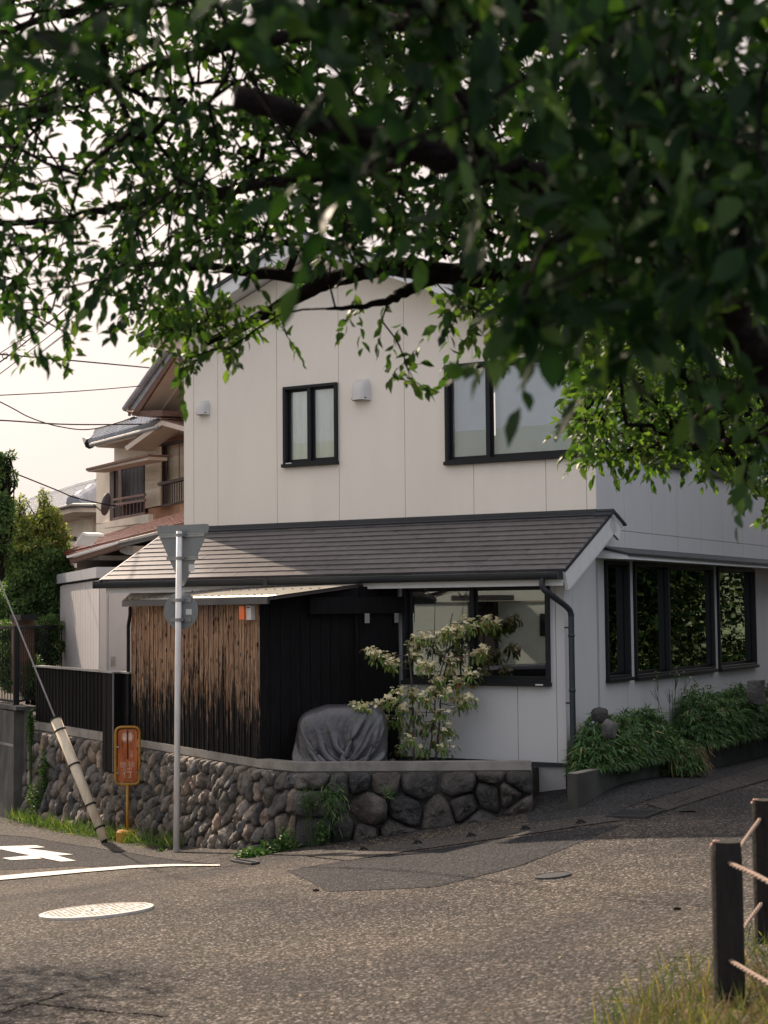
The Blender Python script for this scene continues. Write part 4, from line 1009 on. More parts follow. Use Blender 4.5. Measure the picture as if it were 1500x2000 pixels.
MB().tube([NP(236,1062,3.1), NP(330,1040,3.1)], .06, 8).build('gutter', M['dark_metal'], nh)
npr([(150,1125),(150,1090),(237,1064),(372,1030),(372,1125)], 1.6, .5).build('lean_to_wall', M['dark_brown_wall'], nh)
npr([(234,1078),(234,1066),(260,1066),(260,1084),(248,1084)], 2.7, 1).build('rafter_box', M['ladder_grey'], nh)
npr([(167,1093),(192,1085),(192,1094),(170,1094)], 2.7, 1).build('rafter_box', M['ladder_grey'], nh)
npr([(140,1112),(140,1109),(330,1109),(330,1112)], 1.7, .2).build('wall_rail', M['brown_wood'], nh)
npr([(140,1125),(140,1113),(250,1112),(250,1125)], 1.75, .2).build('lower_wall', M['brown_wood'], nh)
for a, b in (((163,1064),(177,1042)), ((177,1042),(187,1045))): MB().beam(NP(*a, 3.5), NP(*b, 3.5), .3, .04).build('small_gable', M['trim_white'], nh)
# dish aerial on the balcony
dsh = empty('satellite_dish', NP(222,990,1.2), 'round dark grey satellite dish fixed to the balcony of the tan house', 'satellite dish')
c = NP(208, 985, 1.35); ax = nrm(np.array([-.96, .25, .2])); a_ = nrm(np.cross(Z, ax)); b_ = np.cross(ax, a_); V = []; n = 24
for k in range(5):
    r = .235*k/4*1.0; dd = .25*(r**2)/.235 - .05
    for j in range(n): V.append(c + (a_*math.cos(2*math.pi*j/n)*.9 + b_*math.sin(2*math.pi*j/n))*r + ax*dd)
Fs = [(k*n+j, k*n+(j+1) % n, (k+1)*n+(j+1) % n, (k+1)*n+j) for k in range(4) for j in range(n)]
do = MB().add(V, Fs).build('reflector', M['dish'], dsh, smooth=True); do.modifiers.new('t', 'SOLIDIFY').thickness = .015
MB().tube([c, c-ax*.18, NP(222,990,.7)], .03, 8).build('mounting_arm', M['dark_metal'], dsh)
MB().tube([c - b_*.2, c + ax*.28 - b_*.05], .012, 6).build('feed_arm', M['dark_metal'], dsh)

# ============================================================ HOUSE WITH BLUE-GREY TILES far left
BB = at(150, 1000, 42)
bank = None
bh = empty('tiled_house', ground_at(BB), 'cream house with pale blue tiled roof behind the trees at the left', 'house')
BP = lambda x, y, off=0: NP(x, y, off, BB)
npr([(-40,1130),(-40,1030),(120,1003),(200,985),(200,1130)], -.6, 6, BB).build('wall', M['beige_wall'], bh)
e1, e2, t1, t2 = BP(-60,1036,.3), BP(143,985,.3), BP(-20,1000,-2.6), BP(192,940,-2.6)
nn = nrm(np.cross(e2-e1, t1-e1)); nn = nn if nn[2] > 0 else -nn
MB().hexa([e1-nn*.1, e2-nn*.1, t2-nn*.1, t1-nn*.1, e1, e2, t2, t1]).build('roof', M['tile_blue'], bh)
for i in range(13):
    t = (i+.2)/13; MB().beam(e1*(1-t)+t1*t+nn*.015, e2*(1-t)+t2*t+nn*.015, .05, .05, up=nn).build('tile_course', M['tile_blue'], bh)
MB().tube(resample([t1, t2], 8), [.14, .12]*4, 8).build('ridge_tile', M['tile_grey'], bh)
MB().tube(resample([e2+Z*.05, BP(190,953,-1.2)], 6), [.2, .16]*3, 8).build('hip_tile', M['tile_grey'], bh)
npr([(142,988),(200,984),(200,976),(190,955)], .2, .2, BB).build('hip_slope', M['tile_grey'], bh)
npr([(-60,1042),(141,990),(200,990),(200,1000),(143,1000),(-60,1052)], .3, .9, BB).build('soffit', M['soffit_beige'], bh)
MB().tube([BP(-60,1038,.4), BP(143,987,.4), BP(200,988,.4)], .06, 8).build('gutter', M['dark_metal'], bh)
MB().tube([BP(135,1001,.2), BP(140,1008,-.3), BP(180,1016,-.5), BP(182,1040,-.5)], .05, 8).build('downpipe', M['soffit_beige'], bh)
npr([(112,1060),(112,1052),(119,1051),(119,1060)], -.55, .05, BB).build('window', M['dark_frame'], bh)
npr([(128,1058),(128,1050),(146,1048),(146,1056)], -.55, .05, BB).build('window', M['dark_frame'], bh)

# ============================================================ TREES AT THE LEFT
def crown(n, blobs, r=rng):
    P = []; N_ = []
    vol = np.array([b[3]*b[3]*b[4] for b in blobs]); k = r.multinomial(n, vol/vol.sum())
    for (x, y, z, a, c), m in zip(blobs, k):
        d = rvec(m, r); rad = r.random(m)**.38; lump = 1+.22*np.sin(d[:, 0]*5+x*3)*np.sin(d[:, 2]*6+y)
        P.append(np.array([x, y, z]) + d*np.array([a, a, c])*(rad*lump)[:, None]); N_.append(d)
    return np.concatenate(P), np.concatenate(N_)
def tree(name, base, top, blobs, n, lf, mat, label, cat='tree', trunk=.09, group=None, mat2=None, kind=4):
    root = empty(name, base, label, cat, group)
    mb = MB(); c0_ = np.array(blobs[0][:3]); mb.tube(spline([base-Z*.2, base*.5+c0_*.5+rng.normal(size=3)*.08, c0_], 4), list(np.linspace(trunk, trunk*.4, 9)), 8)
    mb.build('trunk', M['bark'], root, smooth=True)
    mb = MB()
    for b in blobs:
        e = np.array(b[:3])
        for _ in range(5):
            q = e + rvec(1)[0]*np.array([b[3], b[3], b[4]])*.8; s_ = base + (c0_-base)*rng.uniform(.5, 1)
            mb.tube(spline([s_, (s_+q)/2+rng.normal(size=3)*.12, q], 3), list(np.linspace(trunk*.35, .008, 7)), 5)
    mb.build('branches', M['bark'], root, kind='stuff')
    P, Nn = crown(n, blobs); D = unit(rvec(len(P))+Nn*.6+np.array([0, 0, -.2])); Nu = unit(rvec(len(P))*.7+Z)
    m1 = rng.random(len(P)) < (0 if mat2 is None else .5)
    leaves('foliage', P[~m1], D[~m1], Nu[~m1], lf*rng.uniform(.7, 1.3, (~m1).sum()), lf*.5, mat, root, kind=kind)
    if m1.any(): leaves('foliage', P[m1], D[m1], Nu[m1], lf*rng.uniform(.7, 1.3, m1.sum()), lf*.5, mat2, root, kind=kind)
    return root
def pxb(px, py, d, rpx, rpy): c = at(px, py, d); k = d/F; return (*c, rpx*k, rpy*k)
tree('maple_tree', ground_at(at(70,1300,31), .9), None, [pxb(75,1090,31,62,62), pxb(30,1140,31,55,70), pxb(110,1160,31,45,60), pxb(60,1200,31,70,50), pxb(15,1080,31,40,50), pxb(20,1180,31,60,60), pxb(110,1215,31,40,40), pxb(75,1120,29.8,66,60), pxb(45,1185,29.8,66,44), pxb(112,1165,29.6,34,50)], 100000, .085, M['leaf_tree'], 'dense bushy green tree behind the iron fence, beside the storage cabin', trunk=.11, group=None, mat2=M['leaf_pale'])
tree('maple_tree', ground_at(at(50,1300,30), .9), None, [pxb(60,1040,30,48,30), pxb(95,1010,30,24,26), pxb(20,1030,30,30,34), pxb(100,1050,30,34,24), pxb(85,975,30,12,22), pxb(40,985,30,16,16), pxb(118,1035,30,16,14), pxb(60,1075,30,70,30)], 17000, .08, M['leaf_yellow'], 'yellow green feathery young maple rising above the dark bushy tree', trunk=.05)
tree('broadleaf_tree', ground_at(at(-10,1300,27), .9), None, [pxb(-15,930,27,32,46), pxb(10,905,27,14,20), pxb(-5,1000,27,30,46), pxb(25,935,27,10,16), pxb(-40,900,27,40,60), pxb(22,890,27,8,9), pxb(-10,1060,27,34,50), pxb(0,1000,26.6,26,40)], 22000, .085, M['leaf_tree'], 'dark leafy tree cut by the left edge of the frame', trunk=.10)
tree('garden_shrub', ground_at(at(85,1300,28.6), 1.0), None, [pxb(92,1225,28.6,30,24), pxb(60,1250,28.6,34,34), pxb(90,1270,28.6,34,40)], 9000, .06, M['leaf_tree'], 'low clipped green shrub behind the railing next to the cabin', cat='shrub', trunk=.03)
tree('garden_shrub', ground_at(at(60,1330,26.6), .9), None, [pxb(62,1325,27.6,34,40), pxb(20,1300,28,40,50), pxb(10,1240,28.5,40,30)], 11000, .06, M['leaf_tree'], 'leafy shrub low behind the iron bars above the concrete wall', cat='shrub', trunk=.03)
pot = MB(); c = at(44, 1206, 27.5); pot.box(c, D1, N1, Z, -.35, .25, -.15, .15, -.05, .05); tag(pot.build('stone_lantern_slab', M['iron']), 'dark flat slab lying on the block behind the iron fence', 'slab')
MB_ = MB(); MB_.box(at(44,1250,27.6), D1, N1, Z, -.2, .15, -.15, .15, -.9, .35); tag(MB_.build('brick_pillar', M['brown_wood']), 'brown pillar behind the iron railing under the dark slab', 'pillar')

b_ = ground_at((-10.6, 17.0)); tree('added_shade_tree', b_, None, [(-8.6,15.6,4.8,1.2,.6), (-5.3,14.0,4.5,1.0,.5), (-6.4,13.4,4.6,1.2,.6), (-5.2,12.4,4.5,1.0,.5), (-6.2,11.6,4.6,1.1,.5)], 5000, .10, M['leaf_tree'], 'unseen tree added outside the left of the frame so its crown shades the foreground road', trunk=.14)  # unseen tree, added to cast shade on the foreground road
# ============================================================ OVERHEAD WIRES AND GUY
def wire(label, pts, r=.012, mat='wire'):
    P = [at(*p) for p in pts]; P = spline(P, 8)
    o = MB().tube(P, r, 5).build('overhead_wire', M[mat]); return tag(o, label, 'wire', 'overhead wires')
wire('black wire highest across the sky, ending at the tan house roof', [(-200,675,24),(0,692,26),(160,706,29),(330,722,33)], .014)
wire('thin wire rising to the right with two small joints', [(-200,780,24),(0,772,26),(180,762,29),(358,746,33)], .009)
wire('slack wire sagging lowest in the sky before meeting the roof tiles', [(-200,690,24),(0,785,26),(60,816,27),(120,834,28),(180,838,29),(255,818,31)], .011)
wire('straight level black wire ending at the tiled roof corner', [(-200,815,24),(0,821,26),(140,829,29),(330,828,33)], .013)
wire('dark cable sloping down from the left tree to the satellite dish', [(-60,890,26),(30,925,28),(110,957,29),(150,973,30),(215,987,31)], .013)
wire('thin cable rising steeply from the left edge behind the leaves, upper of three', [(-60,735,24),(0,690,23),(120,610,21),(330,430,17)], .008)
wire('twisted service cable rising from the left edge through hanging rings', [(-60,745,24),(0,707,23),(60,660,22),(180,560,20),(300,470,18)], .011)
wire('thin cable rising from the left edge, lowest of three', [(-60,770,24),(0,730,23),(130,630,21),(330,480,17)], .007)
for x, y, d in ((10,695,23.0),(45,670,22.4)):
    c = at(x, y, d); MB().tube([c + (RT*math.cos(t)+Z*math.sin(t))*.045 for t in np.linspace(0, 5.6, 14)], .007, 5).build('cable_ring', M['wire'])
    tag(bpy.data.objects[[o.name for o in bpy.data.objects if o.name.startswith('cable_ring')][-1]], 'small metal ring hanging on the cable %s' % ('at the left edge of the sky' if x == 10 else 'second from the left edge'), 'cable ring', 'cable rings')
gf = G(207, 1647); gt_ = at(108, 1403, gf[1]+.55); gdir = nrm(gt_-gf); 
guy = empty('guy_wire', gf, 'steel guy wire with a cream plastic guard tube leaning up from the road edge', 'guy wire')
MB().tube([gt_-gdir*.1, gt_ + gdir*12], .012, 6).build('wire', M['wire_grey'], guy)
mb = MB(); pth = [gf+gdir*.05, gf + (gt_-gf)*.5, gt_]; mb.tube(pth, [.062, .070, .076], 16); mb.build('guard_tube', M['guard'], guy, smooth=True)
for t in (.12, .30, .62, .90, .995):
    c = gf + (gt_-gf)*t; MB().tube([c-gdir*.012, c+gdir*.012], .083, 16).build('band', M['black_rubber'], guy)
MB().tube([gf-Z*.1, gf+gdir*.1], .045, 8).build('anchor_rod', M['black_rubber'], guy)
# ============================================================ ROAD SIGN seen from behind
pf = G(344, 1664); phh = 4.14; ptop = np.array([0, 0, 1.]); pt_ = at(350, 1037, pf[1]-.06)
rs = empty('road_sign', pf, 'white pole carrying a triangular sign above a round sign, both seen from behind', 'road sign')
MB().tube([pf-Z*.1, pt_], .038, 16).build('pole', M['pole_white'], rs, smooth=True)
MB().tube([pt_, pt_+Z*.015], .041, 16).build('pole_cap', M['galv'], rs)
view = nrm(np.array([pf[0], pf[1], 0]))
def sign_frame(ang):                                            # ang: turn from frontal
    a = math.atan2(view[1], view[0]) - math.pi/2 + ang; A = np.array([math.cos(a), math.sin(a), 0]); return A, np.cross(A, Z)*1  # A right, N towards the camera
def pole_at(py): t = (1664-py)/(1664-1037); return pf + (pt_-pf)*t
A, N = sign_frame(R(-38)); B = Z
c = pole_at(1080); c = c - N*.075
def rounded(pts, r, k=6):
    o = []; n = len(pts)
    for i in range(n):
        p, q, s_ = np.array(pts[i-1]), np.array(pts[i]), np.array(pts[(i+1) % n]); d1_ = (p-q)/np.linalg.norm(p-q); d2_ = (s_-q)/np.linalg.norm(s_-q)
        a = q + d1_*r; b = q + d2_*r
        for j in range(k+1): t = j/k; o.append((1-t)**2*a + 2*t*(1-t)*q + t*t*b)
    return o
hw, tz, bz = .455, .36, -.47
tri = rounded([(-hw, tz), (hw, tz), (0, bz)], .10)
def plate(pts, c, A, B, N, th, name, mat, root): return MB().prism([c + A*x + B*y for x, y in pts], N*th).build(name, mat, root)
tb = plate(tri, c, A, B, -N, .003, 'triangle_plate', M['galv'], rs)
tb.data.materials.clear(); M['sign_back'] = simple('sign_back', (.20, .215, .225), .45, .05, 4, metal=.3); tb.data.materials.append(M['sign_back'])
plate([(x*.985, y*.985) for x, y in tri], c - N*.004, A, B, -N, .002, 'sign_face', simple('sign_red', (.5, .03, .03), .5, .05), rs)
def channel(c, y, w, root):
    mb = MB(); mb.box(c, A, N, Z, -w, w, .0, .012, y-.024, y+.024); mb.box(c, A, N, Z, -w, w, .012, .02, y+.010, y+.022); mb.box(c, A, N, Z, -w, w, .012, .02, y-.022, y-.010)
    mb.build('channel', M['galv'], root)
    p = pole_at(1080)*0 + c + N*.075; mb = MB(); mb.tube([p+Z*(y-.02), p+Z*(y+.02)], .045, 14); mb.box(p, A, N, Z, -.10, -.04, -.06, -.03, y-.018, y+.018); mb.box(p, A, N, Z, .04, .06, -.06, .0, y-.018, y+.018)
    mb.build('clamp_band', M['galv'], root)
channel(c, .225, .36, rs); channel(c, -.07, .25, rs)
MB().box(c, A, N, Z, .10, .19, .0, .003, -.24, -.15).build('sticker', M['sticker'], rs)
A, N = sign_frame(R(-26)); c = pole_at(1194) - N*.075
pts = [(math.cos(2*math.pi*i/40)*.24, math.sin(2*math.pi*i/40)*.24) for i in range(40)]
plate(pts, c, A, B, -N, .003, 'round_plate', M['sign_back'], rs); plate([(x*.98, y*.98) for x, y in pts], c - N*.004, A, B, -N, .002, 'sign_face', simple('sign_blue', (.03, .07, .3), .5, .05), rs)
channel(c, .135, .15, rs); channel(c, -.115, .15, rs)
MB().box(c, A, N, Z, .07, .15, .0, .003, -.05, .02).build('sticker', M['sticker'], rs)

# ============================================================ RUSTY YELLOW STAND SIGN
yf = G(249, 1643); k = (yf[1])/F
ys_ = empty('stand_sign', yf, 'rusty yellow framed stand sign with faded lettering on a round weighted foot', 'stand sign')
view2 = nrm(np.array([yf[0], yf[1], 0])); A = np.array([view2[1], -view2[0], 0]); N = -view2; B = Z
A, N = nrm(A*.97+N*.10), nrm(N*.97 - A*.10)
hb = lambda py: (1643-py)*k
c = yf + Z*(hb(1535)+hb(1423))/2; hw_, hh_ = 23.0*k, 55*k
ring = rounded([(-hw_, -hh_), (hw_, -hh_), (hw_, hh_), (-hw_, hh_)], .085, 6); ring = [c + A*x + B*y for x, y in ring]
MB().tube(ring + ring[:1], .019, 10, cap=False).build('frame', M['yellow_paint'], ys_, smooth=True)
pp = rounded([(-hw_+.03, -hh_+.03), (hw_-.03, -hh_+.03), (hw_-.03, hh_-.03), (-hw_+.03, hh_-.03)], .06, 5)
MB().prism([c + A*x + B*y for x, y in pp], N*.004).build('plate', M['rusty_face'], ys_)
MB().tube([yf+Z*.05, c - B*hh_], .021, 12).build('post', M['yellow_paint'], ys_, smooth=True)
MB().tube([yf-Z*.02, yf+Z*.13, yf+Z*.155], [.155, .15, .13], 24).build('weighted_foot', M['yellow_paint'], ys_)
fc = c + N*.007
MB().disc(fc + B*(hh_-.135), A, B, .09, .001, 24).build('emblem', M['emblem_pink'], ys_)
MB().disc(fc + B*(hh_-.135)+N*.0015 - A*.036, A*.6, B*1.0, .055, .001, 20).build('emblem', M['faded_white'], ys_)
MB().disc(fc + B*(hh_-.135)+N*.0015 + A*.034, A*.6, B*1.0, .055, .001, 20).build('emblem', M['faded_white'], ys_)
MB().box(fc, A, N, B, -.012, .012, .0015, .004, -.05, hh_-.04).build('rust_streak', simple('rust_streak', (.12, .03, .012), .9, .2), ys_)
text_mesh('lettering', '徐', fc + N*.001 + A*-.06 + B*(-.13), A, B, .10, M['faded_white'], ys_)
text_mesh('lettering', '徐', fc + N*.001 + A*.055 + B*(-.13), A, B, .10, M['faded_white'], ys_)
text_mesh('lettering', '行', fc + N*.001 + A*0 + B*(-.25), A, B, .15, M['faded_white'], ys_)
text_mesh('lettering', '注\n意', fc + N*.001 + A*.055 + B*(.02), A, B, .05, M['faded_white'], ys_)
for x in (-1, 1):
    for y in (.12, -.24): MB().tube([c + A*x*(hw_-.005) + B*y, c + A*x*(hw_-.045) + B*y + N*.012], .012, 8).build('bolt', M['galv'], ys_)

# ============================================================ COVERED MOTORCYCLE
cc = W(-2.44, -1.17, .17); kx = np.linalg.norm(cc[:2]); kpx = cc[1]/F
Ac = np.array([1., .03, 0]); Ac = nrm(Ac); Tc = np.array([-Ac[1], Ac[0], 0]); cc = cc + Tc*.06 + Ac*.0
def drape(nx=96, ny=84, h=.029, a=.545, b=.29, top=.775, steps=110, seed=4):
    """a sheet laid over the machine's outline and cinched at the bottom (position based cloth)"""
    r = np.random.default_rng(seed); X_ = (np.arange(nx)-(nx-1)/2)*h; Y_ = (np.arange(ny)-(ny-1)/2)*h
    P = np.zeros((nx, ny, 3)); P[..., 0] = X_[:, None]+.02; P[..., 1] = Y_[None]; P[..., 2] = top+.03 + r.normal(size=(nx, ny))*.006; Vv = np.zeros_like(P)
    def con(p, q, L0, k):
        d = q-p; l = np.linalg.norm(d, axis=-1, keepdims=True)+1e-9; return d*((l-L0)/l*.5*k)
    for st in range(steps):
        Vv[..., 2] -= 9.8*.012; Q = P + Vv*.012 + r.normal(size=P.shape)*.0002
        touch = np.zeros((nx, ny), bool)
        for it in range(7):
            for off in (0, 1):
                for ax in (0, 1):
                    A_ = Q[off:-1:2] if ax == 0 else Q[:, off:-1:2]; B_ = Q[off+1::2] if ax == 0 else Q[:, off+1::2]
                    m = min(A_.shape[ax], B_.shape[ax]); A_ = A_[:m] if ax == 0 else A_[:, :m]; B_ = B_[:m] if ax == 0 else B_[:, :m]
                    c = con(A_, B_, h, 1.0); A_ += c; B_ -= c
            for off in (0, 1):
                A_ = Q[off:-1:2, :-1]; B_ = Q[off+1::2, 1:]; m = min(len(A_), len(B_)); c = con(A_[:m], B_[:m], h*1.4142, .35); A_[:m] += c; B_[:m] -= c
                A_ = Q[off:-1:2, 1:]; B_ = Q[off+1::2, :-1]; m = min(len(A_), len(B_)); c = con(A_[:m], B_[:m], h*1.4142, .35); A_[:m] += c; B_[:m] -= c
            A_ = Q[:-4]; B_ = Q[4:]; d = B_-A_; l = np.linalg.norm(d, axis=-1, keepdims=True)+1e-9; w = np.minimum(0, l-h*3.0)/l*.10*d; Q[:-4] += w; Q[4:] -= w
            A_ = Q[:, :-4]; B_ = Q[:, 4:]; d = B_-A_; l = np.linalg.norm(d, axis=-1, keepdims=True)+1e-9; w = np.minimum(0, l-h*3.0)/l*.10*d; Q[:, :-4] += w; Q[:, 4:] -= w
            x, y, z = Q[..., 0], Q[..., 1], Q[..., 2]; zc = .30; zt = top - .10*np.clip(-(x+.18)*2.6, 0, 1) ; zz = np.maximum(z-zc, 0)/(zt-zc)
            f = (np.abs(x/a)**6 + np.abs(y/b)**4.0 + zz**6)**(1/5); ins = f < 1; touch |= ins & (z > zc); g = np.where(ins, np.minimum(1/np.maximum(f, .05), 1.15), 1)
            Q[..., 0] = x*g; Q[..., 1] = y*g; Q[..., 2] = np.where(z > zc, zc+(z-zc)*g, z)
            lim = 1.0 + .10*np.clip(1-Q[..., 2]/.6, 0, 1) + .06; f2 = (np.abs(Q[..., 0]/(a*1.02))**3 + np.abs(Q[..., 1]/(b*1.1))**3)**(1/3); g2 = np.where((f2 > lim) & (Q[..., 2] < .62), lim/np.maximum(f2, 1e-6), 1); tt = min(1, st/120)
            Q[..., 0] *= 1-(1-g2)*.12*tt; Q[..., 1] *= 1-(1-g2)*.06*tt
            Q[..., 2] = np.maximum(Q[..., 2], .012)
        Vv = np.clip((Q-P)/.012*.95, -1.6, 1.6); Vv[touch] *= .08; Vv[..., 2] = np.minimum(Vv[..., 2], .2); Q[touch] = P[touch]*.75+Q[touch]*.25; P = Q
    return P
CP_ = drape(); nxc, nyc = CP_.shape[:2]; CV = CP_.reshape(-1, 3); k_x = 1.0
V = cc + CV[:, :1]*Ac*1.0 + CV[:, 1:2]*Tc + CV[:, 2:]*Z
ii = (np.arange(nxc-1)[:, None]*nyc + np.arange(nyc-1)[None]).ravel()
mc = empty('covered_motorcycle', cc, 'motorcycle hidden under a crumpled grey plastic cover beside the black shed', 'motorcycle')
from_arrays('cover', V, np.stack([ii, ii+nyc, ii+nyc+1, ii+1], 1), M['cover'], mc, smooth=True)
for x in (-.32, .36):
    MB().tube([cc+Ac*x+Z*.16+Tc*.0-Tc*.05, cc+Ac*x+Z*.16+Tc*.05], .17, 20).build('wheel', M['black_rubber'], mc, smooth=True)

# ============================================================ FLOWERING SHRUB
sh0 = W(-1.72, -.62, .15); dsd = sh0[1]
shrub = empty('flowering_dogwood', sh0, 'slender multi stemmed shrub with cream flowers and drooping leaves by the ground floor window', 'shrub')
def sp(x, y, dd=0): return at(x, y, dsd+dd)
stems = [[(808,1492,0),(807,1400,.02),(803,1320,.05),(797,1262,.05),(794,1250,.05)], [(836,1492,.05),(846,1420,.05),(852,1350,.0),(868,1285,-.05),(878,1225,-.05),(884,1198,-.05)],
         [(850,1492,.1),(858,1420,.12),(862,1345,.15),(874,1290,.15),(882,1240,.1)], [(832,1400,.15),(841,1320,.2),(848,1240,.2),(850,1165,.2)]]
rs_ = [.017, .012, .016, .008]
nodes = []
for st, r in zip(stems, rs_):
    P = spline([sp(*p) for p in st], 5); MB().tube(P, list(np.linspace(r, r*.45, len(P))), 7).build('stem', M['bark_light'], shrub, smooth=True); nodes += list(P[6:])
mb = MB()
for tip in ((822,1140),(830,1150),(868,1150),(890,1155),(876,1140)):
    mb.tube(spline([sp(850,1166,.2), sp((850+tip[0])/2, 1160, .2), sp(*tip, .2)], 3), [.005]*4+[.003]*3, 5)
mb.build('bare_twigs', M['bark_light'], shrub, kind='stuff')
cl = [(905,1209),(950,1206),(927,1219),(963,1214),(890,1222),(816,1242),(836,1242),(859,1242),(892,1242),(875,1232),(808,1277),(826,1297),(763,1292),(725,1269),(738,1276),(766,1282),(943,1269),(928,1278),(882,1287),(841,1297),(854,1325),(917,1312),(892,1330),(872,1348),(900,1358),(917,1366),(826,1361),(778,1348),(763,1366),(788,1381),(836,1371),(740,1373),(693,1378),(715,1378),(736,1376),(706,1408),(755,1404),(897,1373),(750,1399),(816,1393),(867,1426),(877,1419),(783,1404),(841,1411),(798,1419),(824,1460),(786,1457),(800,1440),(850,1445),(820,1425),(860,1390),(805,1350),(845,1345),(927,1318),(880,1310),(808,1258),(905,1225),(870,1455)]
LP, LD, LN, LL, FP, FD, FN = [], [], [], [], [], [], []
mb = MB()
for (x, y) in cl:
    c = sp(x, y+4, rng.uniform(-.28, .28)); low = (y-1200)/280
    nd = min(nodes, key=lambda q: np.linalg.norm(q-c) + (.25 if q[2] > c[2]-.02 else 0))
    mb.tube(spline([nd, (nd+c)/2 + Z*-.02 + rng.normal(size=3)*.015, c], 3), [.005]*3+[.003]*4, 5)
    for _ in range(int(rng.integers(22, 34))):
        o_ = rng.normal(size=3)*np.array([.045, .045, .035]); d = nrm(o_*np.array([1, 1, 0])*6 + rng.normal(size=3)*.25 + np.array([0, 0, -.85]))
        LP.append(c+o_-Z*.015); LD.append(d); LN.append(nrm(o_*np.array([1, 1, 0])+Z*.5+rng.normal(size=3)*.2)); LL.append(rng.uniform(.06, .10))
    for _ in range(int(rng.integers(16, 26) if low < .65 else rng.integers(6, 12))):
        f_ = c + rng.normal(size=3)*np.array([.045, .045, .026]) + Z*.03; nn = nrm(np.array([0, 0, 1.]) + rng.normal(size=3)*.45); a = nrm(np.cross(nn, rng.normal(size=3))); b = np.cross(nn, a)
        for q in (a, b, -a, -b): FP.append(f_); FD.append(nrm(q-nn*.25)); FN.append(nn)
mb.build('twigs', M['bark_light'], shrub, kind='stuff')
leaves('foliage', LP, LD, LN, np.array(LL), np.array(LL)*.36, M['leaf_dogwood'], shrub, curl=.2)
leaves('blossom', FP, FD, FN, .038, .032, M['petal'], shrub, kind=4)
P = np.array([W(-1.7+rng.normal()*.3, -.62+rng.normal()*.12, .19) for _ in range(260)])
leaves('ground_herbs', P, unit(rvec(260)+Z), rvec(260), .06, .03, M['weed'], None, kind=4)
tag(bpy.data.objects['ground_herbs'], 'small green herbs round the foot of the flowering shrub', 'plant')

# ============================================================ PLANTER AND BAMBOO GRASS
plan = empty('planter', W(.5, 3, 0), 'low dark concrete planter wall along the lane side of the house', 'planter')
def wedge_h(s): return .20 - .006*s
MB().hexa([W(.44,-.98,-.6),W(.56,-.98,-.6),W(.56,9.5,-.6),W(.44,9.5,-.6),W(.44,-.98,.225),W(.56,-.98,.225),W(.56,9.5,.16),W(.44,9.5,.16)]).build('front_wall', M['concrete_blotched'], plan)
MB().hexa([W(.44,-.985,.226),W(.56,-.985,.226),W(.56,9.5,.161),W(.44,9.5,.161),W(.44,-.985,.232),W(.56,-.985,.232),W(.56,9.5,.167),W(.44,9.5,.167)]).build('top_face', M['concrete'], plan)
MB().H(.441, .559, -1.0, -.981, -.5, .226).build('end_face', M['concrete_blotched'], plan)
MB().H(.16, .44, -.02, .10, -.4, .16).build('return_wall', M['concrete_dark'], plan)
MB().H(.03, .44, .101, 9.5, -.4, .10).build('planter_soil', M['soil'], plan)
def bamboo(label, spec, n, seed):
    r = np.random.default_rng(seed); root = empty('bamboo_grass', W(spec[0][0], spec[0][1], .1), label, 'bamboo grass', 'bamboo grass clumps in the planter')
    P, D, Nn = [], [], []
    w = np.array([b[3]*b[4] for b in spec]); kk = r.multinomial(n, w/w.sum())
    for (u, s, z, au, as_, az), m in zip(spec, kk):
        d = rvec(m, r); d[:, 2] = np.abs(d[:, 2])*1.0 - .25; d = unit(d); rad = .72+.3*r.random(m)
        u_ = u + d[:, 0]*au*rad; s_ = s + d[:, 1]*as_*rad; z_ = z + d[:, 2]*az*rad*(1+.12*np.sin(u_*9)*np.sin(s_*7))
        P.append(O + np.outer(u_, U) + np.outer(s_, S) + np.outer(z_, Z)); out = np.outer(d[:, 0], U)+np.outer(d[:, 1], S)+np.outer(d[:, 2]*.3, Z)
        D.append(unit(out*.9 + rvec(m, r)*.7 + np.array([0, 0, -.25]))); Nn.append(unit(Z + rvec(m, r)*.35 + out*.3))
    P, D, Nn = map(np.concatenate, (P, D, Nn)); lu = (P-O) @ U; ls = (P-O) @ S
    hang = (ls > 1.5) & (ls < 2.75); zmin = O[2] + np.where((lu > .38) & ~hang, .26, .06); P[:, 2] = np.maximum(P[:, 2], zmin); lim = np.where(hang, 1.1, .70); over = np.maximum(0, lu-lim); P -= over[:, None]*U*.9
    # each shoot carries a fan of blades
    k = 4; P4 = np.repeat(P, k, 0); ang = np.tile(np.linspace(-.9, .9, k), len(P))[:, None]; B_ = unit(np.cross(np.repeat(D, k, 0), np.repeat(Nn, k, 0)))
    D4 = unit(np.repeat(D, k, 0)*np.cos(ang)+B_*np.sin(ang)+rvec(len(P4), r)*.15)
    leaves('blades', P4, D4, np.repeat(Nn, k, 0), r.uniform(.09, .16, len(P4)), r.uniform(.018, .028, len(P4)), M['leaf_bamboo'], root, curl=.35)
    mb = MB()
    for i in range(0, len(P), 14):
        q = P[i]; b0 = W(*(loc(q)[:2]*np.array([.5, 1])+np.array([.15, 0])), .08); mb.tube([b0, (b0+q)/2+Z*.08, q], .0035, 4)
    mb.build('stems', M['leaf_dry'], root, kind='stuff'); return root
bamboo('rounded clump of green bamboo grass nearest the downpipe, spilling over the planter', [(.36, .35, .22, .34, .75, .56), (.40, 1.35, .24, .38, .70, .58), (.55, 2.0, .06, .40, .38, .34)], 3300, 5)
bamboo('taller clump of green bamboo grass further along the planter by the corner of the frame', [(.38, 3.9, .30, .38, .8, .70), (.44, 5.2, .28, .46, 1.0, .66), (.46, 7.0, .25, .46, 1.2, .60)], 4200, 6)
r_ = np.random.default_rng(9); n = 420
